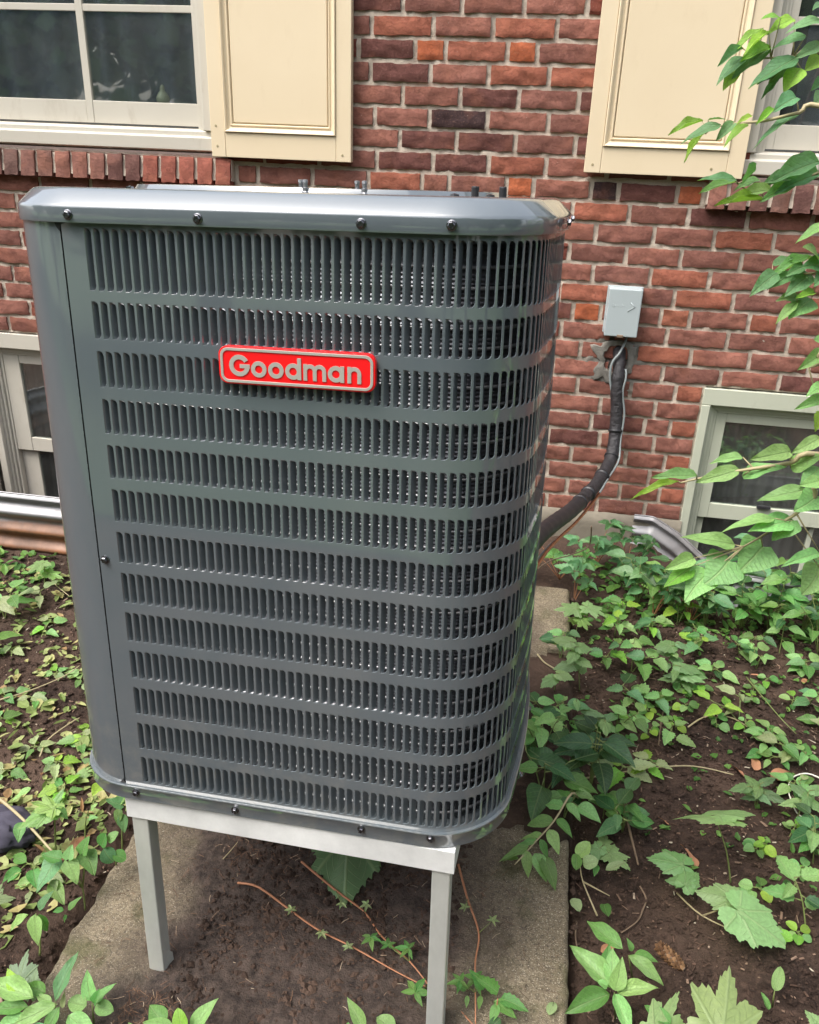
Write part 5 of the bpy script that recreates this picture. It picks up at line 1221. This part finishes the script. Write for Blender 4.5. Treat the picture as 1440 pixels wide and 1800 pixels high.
# under the machine
custom('big dark maple-like leaf on the slab behind the stand rail', (615, 1490), [(612, 1470, .03, 605, 1590, .02, 1.05, 'grape', 'dark'), (640, 1490, .03, 668, 1525, .02, 1.2, 'grape', 'mid')], 'broad_leaf', 'leaf', zr=.0)
def runner(label, pts, lv, mat='redstem'):
    P = [atz(x, y, .012+.008*math.sin(i*2.)) for i, (x, y) in enumerate(pts)]; root = empty('creeper_runner', P[0], label, 'vine'); stems(root, [P], .0027, M[mat])
    for (x, y, s, col) in lv:
        C = atz(x, y, .035); n = min(P, key=lambda q: (q-C).length); b0 = rnd()*6; stems(root, [[n, C]], .0012, M['greenstem'], 'petiole')
        for k in range(5):
            b = b0+(k-2)*1.05; ln = s*(1.1-.15*abs(k-2)); d = Vector((math.cos(b), math.sin(b), -.1+.2*rnd())); leaf(root, 'ovate', C, C+d*ln, .42, col, (0, -.3, 1))
runner('long reddish creeper runner crossing the mud under the machine', [(418, 1552), (455, 1560), (510, 1600), (560, 1635), (620, 1665), (700, 1710), (750, 1735)], [(512, 1600, .015, 'pale'), (565, 1640, .015, 'pale'), (612, 1665, .014, 'pale'), (730, 1745, .033, 'mid')])
runner('reddish creeper runner with several leaf stars behind the right leg', [(530, 1515), (590, 1565), (640, 1603), (670, 1645), (720, 1690), (756, 1735)], [(600, 1588, .014, 'pale'), (645, 1590, .016, 'pale'), (652, 1648, .024, 'mid'), (682, 1662, .020, 'mid'), (718, 1668, .026, 'mid')])
runner('upright reddish creeper runner right of the right leg', [(806, 1520), (822, 1580), (842, 1640), (836, 1690), (836, 1745), (836, 1800)], [(818, 1595, .014, 'pale'), (866, 1618, .016, 'pale'), (810, 1725, .025, 'mid'), (835, 1720, .028, 'mid')])
custom('leafy creeper tuft at the foot of the right leg', (850, 1800), [(850, 1740, .04, 828, 1705, .07, .5, 'ovate', 'mid'), (875, 1745, .05, 835, 1712, .08, .45, 'toothed', 'mid'), (868, 1760, .04, 910, 1790, .03, .5, 'ovate', 'mid'), (875, 1765, .04, 862, 1800, .03, .55, 'ovate', 'mid'), (880, 1755, .04, 928, 1775, .05, .5, 'toothed', 'mid'), (820, 1740, .03, 798, 1728, .04, .6, 'ovate', 'mid'), (822, 1750, .03, 820, 1772, .02, .5, 'ovate', 'light'), (845, 1750, .03, 842, 1775, .02, .5, 'ovate', 'mid'), (880, 1790, .03, 850, 1820, .02, .5, 'ovate', 'dark')], 'creeper_tuft', 'vine', [[(870, 1840, .0), (872, 1790, .02), (875, 1755, .05)], [(795, 1760, .0), (830, 1800, .0), (860, 1830, .0)]], 'redstem', zr=.0)
custom('fresh leaf tips at the bottom edge between the legs', (630, 1840), [(640, 1815, .05, 612, 1754, .09, .4, 'lance', 'light'), (690, 1815, .05, 665, 1788, .07, .9, 'round', 'light'), (610, 1830, .05, 612, 1795, .06, .7, 'ovate', 'light')], 'leaf_tuft', 'plant', [[(640, 1850, .0), (640, 1815, .05)]], zr=.0)
custom('cluster of fresh leaves at the bottom edge below the left leg', (300, 1840), [(340, 1812, .05, 380, 1755, .09, .55, 'ovate', 'light'), (305, 1815, .05, 250, 1795, .06, .55, 'ovate', 'light'), (290, 1800, .05, 262, 1765, .06, .8, 'ovate', 'mid'), (320, 1815, .06, 312, 1775, .09, .7, 'round', 'lime'), (330, 1815, .05, 365, 1800, .06, .6, 'ovate', 'light'), (240, 1830, .05, 225, 1796, .06, .6, 'ovate', 'light')], 'leaf_tuft', 'plant', [[(320, 1850, .0), (322, 1812, .05)]], zr=.0)
# bottom left corner group
custom('rosette of broad fresh leaves on the slab at the lower left', (165, 1780), [(160, 1760, .06, 152, 1706, .10, .55, 'ovate', 'light'), (168, 1762, .06, 200, 1728, .09, .45, 'ovate', 'light'), (168, 1768, .06, 198, 1775, .06, .8, 'round', 'light'), (152, 1768, .06, 120, 1758, .07, .9, 'round', 'light'), (165, 1765, .07, 172, 1740, .10, .6, 'ovate', 'mid')], 'leaf_rosette', 'plant', [[(165, 1800, .0), (162, 1764, .06)]], zr=.0)
custom('upright lanceolate shoot left of the fresh rosette', (95, 1790), [(97, 1760, .08, 135, 1672, .13, .36, 'lance', 'blue'), (100, 1765, .07, 20, 1800, .06, .42, 'lance', 'light'), (105, 1770, .07, 70, 1830, .05, .45, 'lance', 'mid'), (110, 1772, .06, 112, 1745, .08, .4, 'ovate', 'pale'), (90, 1765, .07, 60, 1745, .08, .5, 'ovate', 'light'), (120, 1785, .06, 170, 1830, .04, .55, 'ovate', 'light')], 'lanceolate_weed', 'weed', [[(98, 1820, -.02), (97, 1762, .08)]], zr=-.02)
custom('heap of large green leaves in the bottom left corner', (30, 1800), [(60, 1755, .08, -20, 1720, .09, .45, 'lance', 'light'), (50, 1770, .07, -20, 1770, .07, .45, 'lance', 'mid'), (55, 1790, .06, -15, 1810, .05, .5, 'lance', 'light'), (30, 1745, .08, 10, 1700, .10, .5, 'ovate', 'lime'), (60, 1800, .06, 90, 1830, .05, .5, 'lance', 'blue'), (80, 1745, .07, 40, 1730, .08, .6, 'ovate', 'mid')], 'leaf_heap', 'weed', [[(40, 1830, -.02), (52, 1775, .07)]])
custom('grey-green mildewed maple leaf on the soil at the left edge', (40, 1700), [(30, 1735, .04, 45, 1668, .07, 1.05, 'maple', (.16, .24, .16)), (55, 1745, .05, 62, 1700, .07, .7, 'grape', (.17, .25, .15))], 'mildewed_leaf', 'leaf', [[(30, 1760, -.02), (30, 1735, .04)]])
custom('two drooping leaves above the slab corner at the left', (65, 1610), [(62, 1607, .08, 62, 1668, .03, .55, 'ovate', 'light'), (50, 1608, .08, 8, 1635, .05, .4, 'lance', 'light'), (68, 1607, .07, 84, 1640, .03, .5, 'ovate', 'mid'), (68, 1600, .09, 92, 1565, .12, .5, 'ovate', 'blue')], 'drooping_plant', 'plant', [[(70, 1680, -.03), (70, 1640, .02), (63, 1606, .085)]])
custom('big heart-leaved plant left of the slab edge', (140, 1570), [(98, 1512, .10, 60, 1565, .08, .75, 'cordate', 'blue'), (120, 1515, .11, 135, 1555, .08, .8, 'cordate', 'light'), (105, 1510, .12, 72, 1500, .12, .7, 'cordate', 'mid'), (120, 1510, .12, 125, 1485, .14, 1., 'cordate', 'light'), (145, 1500, .12, 155, 1470, .15, .9, 'cordate', 'mid'), (150, 1500, .11, 165, 1538, .09, .9, 'cordate', 'mid'), (90, 1550, .07, 112, 1590, .05, .6, 'ovate', 'light'), (100, 1545, .08, 85, 1580, .05, .55, 'ovate', 'pale'), (112, 1600, .03, 92, 1602, .03, .6, 'ovate', 'mid'), (120, 1600, .04, 140, 1575, .06, .5, 'ovate', 'mid'), (118, 1610, .02, 108, 1622, .0, .5, 'ovate', 'mid')], 'heart_leaved_plant', 'plant', [[(150, 1600, -.04), (145, 1560, .02), (130, 1520, .10)], [(145, 1560, .02), (152, 1490, .12)], [(145, 1560, .02), (100, 1520, .10)]])
custom('round-leaved sprig touching the top of the left leg', (200, 1500), [(178, 1488, .08, 185, 1465, .11, .9, 'round', 'mid'), (182, 1492, .08, 200, 1515, .06, .95, 'round', 'blue'), (198, 1502, .07, 222, 1510, .06, .9, 'round', 'mid'), (190, 1480, .09, 205, 1462, .11, .8, 'round', 'light')], 'round_sprig', 'plant', [[(205, 1530, -.03), (200, 1500, .06), (182, 1488, .08)]])
custom('upright sprig behind the left end of the stand rail', (205, 1430), [(215, 1415, .14, 186, 1405, .16, .85, 'cordate', 'blue'), (205, 1415, .14, 222, 1390, .16, .7, 'ovate', 'mid'), (210, 1420, .12, 205, 1450, .10, .6, 'ovate', 'mid'), (215, 1430, .11, 218, 1465, .08, .6, 'ovate', 'blue'), (160, 1425, .08, 168, 1412, .10, .6, 'ovate', 'light'), (155, 1440, .07, 172, 1436, .08, .6, 'ovate', 'light'), (180, 1380, .09, 162, 1395, .1, .8, 'ovate', 'lime')], 'upright_sprig', 'plant', [[(215, 1500, -.03), (214, 1440, .08), (214, 1415, .14)], [(150, 1500, -.03), (150, 1450, .05), (155, 1425, .09)]])
custom('bright lime lobed leaves beside the dark cloth at the left edge', (60, 1440), [(95, 1420, .10, 52, 1408, .11, 1., 'maple', 'lime'), (92, 1425, .09, 25, 1452, .08, .7, 'grape', 'lime'), (55, 1385, .14, 18, 1407, .13, .45, 'ovate', 'light'), (95, 1415, .10, 110, 1385, .13, .6, 'grape', 'light'), (40, 1445, .06, 30, 1480, .04, .7, 'ovate', 'light'), (100, 1420, .1, 120, 1440, .08, .6, 'ovate', 'mid')], 'lime_leaved_plant', 'plant', [[(98, 1500, -.03), (96, 1440, .06), (94, 1420, .10)]])
plantpx(78, 1030, 'maple', 3, .06, .07, .04, 'light', 1., 'lobed seedling in front of the rusty window well', None, 'maple_seedling', 'seedling', cols=['light', 'light', 'lime'])
plantpx(8, 1085, 'ovate', 8, .075, .09, .06, 'light', .55, 'tall leafy weed at the left edge before the rusty window well', None, 'leafy_clump', 'weed', cols=['light', 'mid', 'pale'])
plantpx(8, 1150, 'ovate', 6, .065, .07, .07, 'mid', .6, 'leafy weed at the left edge below the tall one', None, 'leafy_clump', 'weed', cols=['light', 'mid'])
plantpx(75, 1060, 'ovate', 4, .075, .07, .05, 'light', .5, 'long-leaved weed between the window well and the machine', None, 'leafy_clump', 'weed', cols=['light', 'pale'])
for (x, y) in ((20, 1160), (70, 1120), (105, 1180), (40, 1210), (15, 1260), (85, 1240), (125, 1290), (60, 1310), (110, 1340), (150, 1370), (30, 1345), (135, 1215), (145, 1330), (10, 1560), (35, 1520), (120, 1400), (40, 1590)):
    plantpx(x, y, random.choice(['ovate', 'grape', 'toothed', 'ovate']), 5, .045, .022, .085, 'pale', .65, 'low wilting pale weed among fallen leaves left of the machine', 'wilting weeds left of the machine', 'weed', 'weed', tilt=.2, cols=['pale', 'light', 'lime', 'pale', 'mid'])

# --- stuff: litter, chips, needles, ground cover
def in_pad(x, y): return PADX0-.01 < x < PADX1+.01 and y < -.49
def scatter(n, regions, fn, name, mat, label, smooth=False):
    vs = []; fs = []; 
    for i in range(n):
        r = random.choices(regions, [q[4] for q in regions])[0]; x = r[0]+(r[1]-r[0])*rnd(); y = r[2]+(r[3]-r[2])*rnd()
        if pit(x, y): continue
        z = .004 if in_pad(x, y) else gz(x, y)+.004
        v, f = fn(); a = rnd()*6.28; c, s = math.cos(a), math.sin(a); tx, ty = (rnd()-.5)*.7, (rnd()-.5)*.7; o = len(vs)
        for p in v:
            px2, py2, pz2 = p; qx = c*px2-s*py2; qy = s*px2+c*py2; vs.append((x+qx, y+qy, z+pz2+tx*qx+ty*qy+abs(tx)*.004))
        fs += [tuple(j+o for j in q) for q in f]
    me = bpy.data.meshes.new(name); me.from_pydata(vs, [], fs); me.materials.append(mat)
    if smooth: me.polygons.foreach_set('use_smooth', [True]*len(me.polygons))
    o = link(bpy.data.objects.new(name, me)); o['kind'] = 'stuff'; o['label'] = label; return o
def chip():
    L = .0018+.011*rnd()**4; w = .0008+.0024*rnd()**1.5; h = .0006+.0015*rnd()
    return [(-L, -w*.6, 0), (L*.9, -w, 0), (L, w*.5, h*.3), (-L*.8, w, 0), (-L*.8, -w*.4, h), (L*.8, -w*.5, h*1.3), (L*.7, w*.4, h*1.2), (-L*.6, w*.6, h)], [(4, 5, 6, 7), (0, 1, 5, 4), (1, 2, 6, 5), (2, 3, 7, 6), (3, 0, 4, 7)]
def needle():
    L = .003+.009*rnd(); k = (rnd()-.5)*.003; w = .0004
    return [(-L, -w, .001), (-L, w, .001), (0, k-w, .0022), (0, k+w, .0022), (L, -w, .001), (L, w, .001)], [(0, 2, 3, 1), (2, 4, 5, 3)]
def blade(L, w):
    k = .3+.7*rnd(); return [(0, 0, .002), (-w, L*.35, .004+.01*k*L*4), (-w*.75, L*.7, .006), (0, L, .004), (w*.75, L*.7, .006), (w, L*.35, .004+.01*k*L*4), (0, L*.45, .001)], [(0, 6, 1), (1, 6, 2), (2, 6, 3), (3, 6, 4), (4, 6, 5), (5, 6, 0)]
RIGHT = (PADX1+.02, 1.5, -2.3, -.3, 1.); LEFT = (-2.3, PADX0-.02, -2.4, -.66, 1.); PAD = (PADX0, PADX1, -2.4, -1.6, 1.)
scatter(11000, [(.17, 1.3, -2.3, -.5, 3.), (-1.9, -.82, -2.4, -.7, 2.)], chip, 'soil_debris', M['chips'], 'wood chips and crumbs scattered over the bare soil')
scatter(1500, [(-.75, .14, -2.35, -1.7, 3.), (-.45, -.1, -2.0, -1.8, 1.), (.17, 1.2, -2.3, -.6, 1.)], needle, 'needles', M['needle'], 'dry needles and fibres scattered over mud and soil')
scatter(420, [(-.63, -.53, -2.26, -2.18, 1.), (-.58, -.42, -1.90, -1.76, .8)], lambda: [tuple(a*1.3 for a in p) if True else p for p in needle()[0]] and needle(), 'needle_pile', M['needle'], 'little heap of dry needles at the foot of the left leg')
scatter(1250, [(-1.9, -.86, -1.95, -.78, 3.), (-1.2, -.9, -2.1, -1.7, .5)], lambda: blade(.012+.044*rnd()**1.7, .004+.015*rnd()**1.3), 'leaf_litter', M['litter'], 'pale wilted leaf scraps lying over the soil left of the machine')
scatter(420, [(.2, 1.3, -1.7, -.45, 3.), (.7, 1.3, -2.2, -1.5, 1.)], lambda: blade(.014+.018*rnd(), .005+.006*rnd()), 'ground_cover', M['cover'], 'tiny green leaflets scattered through the right bed')
scatter(900, [(.2, 1.5, -.66, -.2, 1.), (-2.3, -1.6, -.95, -.68, .3)], lambda: blade(.02+.03*rnd(), .008+.009*rnd()), 'ground_cover', M['cover'], 'low leafy ground cover close to the right window well')
def clod():
    r = .0025+.0075*rnd()**3; q = lambda: r*(.6+.7*rnd())
    return [(q(), 0, 0), (0, q(), 0), (-q(), 0, 0), (0, -q(), 0), (0, 0, q()*.8), (q()*.6, q()*.6, q()*.4), (-q()*.6, q()*.5, q()*.4)], [(0, 5, 4), (5, 1, 4), (1, 6, 4), (6, 2, 4), (2, 3, 4), (3, 0, 4), (0, 1, 5), (1, 2, 6)]
scatter(15000, [(.16, 1.3, -2.3, -.5, 3.), (-1.9, -.82, -2.4, -.7, 2.)], clod, 'soil_clods', M['soil'], 'small crumbs of dark soil')
scatter(2600, [(-.56, -.06, -2.35, -1.6, 1.)], clod, 'mud_crumbs', M['soil'], 'small crumbs of mud on the slab')
# dead leaves, twigs, cone, wire, cloth
for (x, y, s, a, lab) in ((1312, 1350, .030, 2.2, 'curled orange-brown dead leaf, left of the three by the weeds'), (1330, 1340, .034, 1.3, 'curled orange-brown dead leaf, middle one of the three by the weeds'), (1358, 1352, .036, .3, 'curled orange-brown dead leaf, right of the three by the weeds'), (1228, 1508, .042, 1.9, 'dull brown dead leaf standing beside the toothed runner'), (1340, 1192, .022, 2.8, 'small orange dead leaf below the row of bushes'), (1410, 1196, .016, .6, 'tiny orange dead leaf at the right under the bushes'), (1180, 1430, .018, 2.4, 'small brown leaf scrap left of the large flat leaf'), (1060, 1650, .022, .4, 'brown leaf scrap behind the lanceolate sprigs'), (1200, 1136, .030, .5, 'pale tan dead leaf at the back of the right bed'), (128, 1475, .030, 1.2, 'orange dead leaf left of the round-leaved sprig')):
    p = atz(x, y, 0); root = empty('dead_leaf', (p.x, p.y, gz(p.x, p.y)+.008), lab, 'dead leaf'); o = leaf(root, 'ovate', root.location, root.location+Vector((math.cos(a), math.sin(a), .25))*s*1.5, .6, 'mid', roll=.5); o.name = 'blade'
    me = o.data.copy(); me.materials.clear(); me.materials.append(M['dead']); o.data = me
def twig(label, pts, rad=.002, mat='twig', z=.01, name='twig', cat='twig'):
    P = []
    for i, (x, y) in enumerate(pts):
        p = atz(x, y, 0.); zz = (gz(p.x, p.y) if not in_pad(p.x, p.y) else 0.)+z*(.6+.8*rnd()); P.append(atz(x, y, zz))
    m = MB(); q = smooth_path(P, 4); m.tube(q, [rad*(1-.4*i/len(q)) for i in range(len(q))], 6); tag(m.obj(name, M[mat], None, True), label, cat)
twig('bare brown twig leaning below the glossy clump in the right bed', [(1102, 1440), (1112, 1480), (1122, 1520)], .0035, z=.02)
twig('crooked thin root in the middle of the right bed', [(1125, 1558), (1136, 1580), (1130, 1600), (1120, 1620), (1092, 1640)], .0022)
twig('long dry stalk lying across the right bed', [(1030, 1368), (1080, 1360), (1150, 1350), (1220, 1347), (1290, 1362)], .0026, 'stem', .015)
twig('pale dry stalk below the flattened weed', [(1210, 1278), (1235, 1262), (1265, 1258), (1300, 1268), (1340, 1300)], .0026, 'stem', .012)
twig('dry grass blades slanting over the right bed', [(1312, 1190), (1345, 1230), (1375, 1265), (1400, 1290)], .0018, 'greenstem', .03, 'grass_blade', 'grass')
twig('forked grey stick right of the dark seedling', [(1030, 1315), (1060, 1300), (1085, 1290)], .0035)
twig('pale bent stick near the far concrete', [(945, 1150), (958, 1165), (980, 1178)], .003, 'stem')
twig('thin upright twig behind the sprig on the right bed', [(1180, 1225), (1165, 1255), (1158, 1310)], .0022)
twig('thin twig beside the slab edge', [(1014, 1620), (1012, 1650), (1022, 1690), (1045, 1715)], .0022)
twig('dark stem lying on the slab under the machine', [(392, 1510), (405, 1496), (418, 1480)], .0012, 'stem')
twig('long tan stalk crossing the left bed', [(0, 1405), (40, 1440), (95, 1500)], .0038, 'stem', .08)
twig('dry stem leaning over the left bed', [(0, 1230), (50, 1215), (110, 1190), (140, 1170)], .002, 'stem', .02)
twig('second dry stem crossing the litter on the left', [(70, 1330), (85, 1300), (125, 1270), (140, 1262)], .0022, 'stem', .015)
twig('tan stem in the soil by the rusty window well', [(80, 1010), (100, 1030), (122, 1048)], .0018, 'stem', .02)
twig('white wire loop at the right edge of the bed', [(1450, 1372), (1420, 1360), (1395, 1366), (1386, 1385), (1392, 1410), (1402, 1430), (1415, 1438)], .0022, 'whitewire', .02, 'wire_loop', 'wire')
def cone():
    p = atz(1182, 1678, -.02); r = empty('pine_cone', (p.x, p.y, gz(p.x, p.y)+.012), 'brown pine cone lying on the dark soil in the right bed', 'pine cone'); d = (atz(1208, 1700, -.02)-atz(1158, 1655, -.02)).normalized(); d.z = 0
    m = MB(); L = .062
    for i in range(70):
        t = i/70; a = i*2.4; rad = .012*math.sin(pi*(.12+.82*t))**.7; c = d*(t-.5)*L; s = Vector((-d.y, d.x, 0)); u = Vector((0, 0, 1)); n = (s*math.cos(a)+u*math.sin(a)); c = c+n*rad*.7; w = d.cross(n)*.0045
        m.add([c-w, c+w, c+n*.006-w*.7-d*.004, c+n*.006+w*.7-d*.004, c+n*.0075-d*.006, c-d*.006-w*.6, c-d*.006+w*.6], [(0, 1, 3, 2), (2, 3, 4), (2, 4, 5), (3, 6, 4), (5, 4, 6)])
    m.obj('scales', M['cone'], r); m = MB(); m.tube([d*(-.5)*L, d*0, d*.5*L], [.005, .009, .004], 8); m.obj('core', M['twig'], r, True)
cone()
def cloth():
    p = atz(-14, 1440, .02); vs = []; fs = []; n, k = 36, 18
    r = empty('cloth_bag', (p.x, p.y, gz(p.x, p.y)), 'crumpled grey-purple cloth bundle with a black end at the left edge', 'cloth')
    for i in range(n+1):
        for j in range(k+1):
            th = 2*pi*i/n; ph = pi*j/k; d = Vector((math.sin(ph)*math.cos(th), math.sin(ph)*math.sin(th), math.cos(ph))); s = 1+.20*noise.noise(d*2.2)-.30*abs(noise.noise(Vector((d.x*2.5, d.y*6, d.z*6))+Vector((3, 0, 0))))+.05*noise.noise(d*9)
            vs.append((d.x*.10*s, d.y*.06*s, .022+d.z*.05*s))
    for i in range(n):
        for j in range(k): a = i*(k+1)+j; fs.append((a, a+1, a+k+2, a+k+1))
    m = MB(); m.add(vs, fs); m.obj('bundle', M['bag'], r, True)
    m = MB(); m.add([(x*.75-.05, y*.8-.045, z*.85) for x, y, z in vs], fs); m.obj('black_end', M['bagd'], r, True)
cloth()

# ------------------------------------------------------------ trees behind the viewpoint (seen in the window glass)
def crown_mesh(seed, n=13000):
    rs = np.random.default_rng(seed); cl = rs.normal(size=(60, 3)); cl /= np.linalg.norm(cl, axis=1)[:, None]; cl *= rs.uniform(.35, 1., (60, 1)); cl *= np.array([2.6, 2.6, 2.3])
    c = cl[rs.integers(0, 60, n)]+rs.normal(size=(n, 3))*.42
    a = rs.normal(size=(n, 3)); a /= np.linalg.norm(a, axis=1)[:, None]; b = np.cross(a, rs.normal(size=(n, 3))); b /= np.linalg.norm(b, axis=1)[:, None]
    s = rs.uniform(.11, .22, (n, 1)); v = np.stack([c-a*s, c+b*s*.6, c+a*s, c-b*s*.6], 1).reshape(-1, 3)
    f = np.arange(n*4).reshape(n, 4); return npmesh('crown', v, f, M['far'])
CM = [crown_mesh(1), crown_mesh(2)]
tm = MB(); tm.tube(smooth_path([(0, 0, -.1), (.05, 0, 1.2), (-.05, .1, 2.6), (.1, 0, 4.4)], 4), [.22*(1-.7*i/12) for i in range(13)], 10)
for a in range(5): tm.tube(smooth_path([(0, 0, 2.2+.3*a), (.7*math.cos(a*1.3), .7*math.sin(a*1.3), 3.2+.3*a), (1.6*math.cos(a*1.3), 1.6*math.sin(a*1.3), 4.1+.25*a)], 3), [.07*(1-.8*i/6) for i in range(7)], 6)
TM = tm.mesh('trunk', M['bark'], True)
for i, (x, y, s) in enumerate([(-9.5, -9.5, 1.05), (-5.2, -12, 1.2), (-.5, -13.5, 1.1), (4.2, -12, 1.25), (8.6, -10, 1.05), (-13.5, -6, 1.1), (12, -6, 1.15), (1.8, -18, 1.6), (-4, -19, 1.6)]):
    t = empty('broadleaf_tree', (x, y, -.05), 'leafy garden tree behind the viewpoint, mirrored in the window panes', 'tree', 'garden trees behind the viewpoint'); t.scale = (s, s, s); t.rotation_euler = (0, 0, i*1.1)
    link(bpy.data.objects.new('trunk', TM), t); c = link(bpy.data.objects.new('crown', CM[i % 2]), t); c.location = (0, 0, 3.6)
print('bricks', NB[0], 'louvers', cnt, 'objects', len(bpy.data.objects))
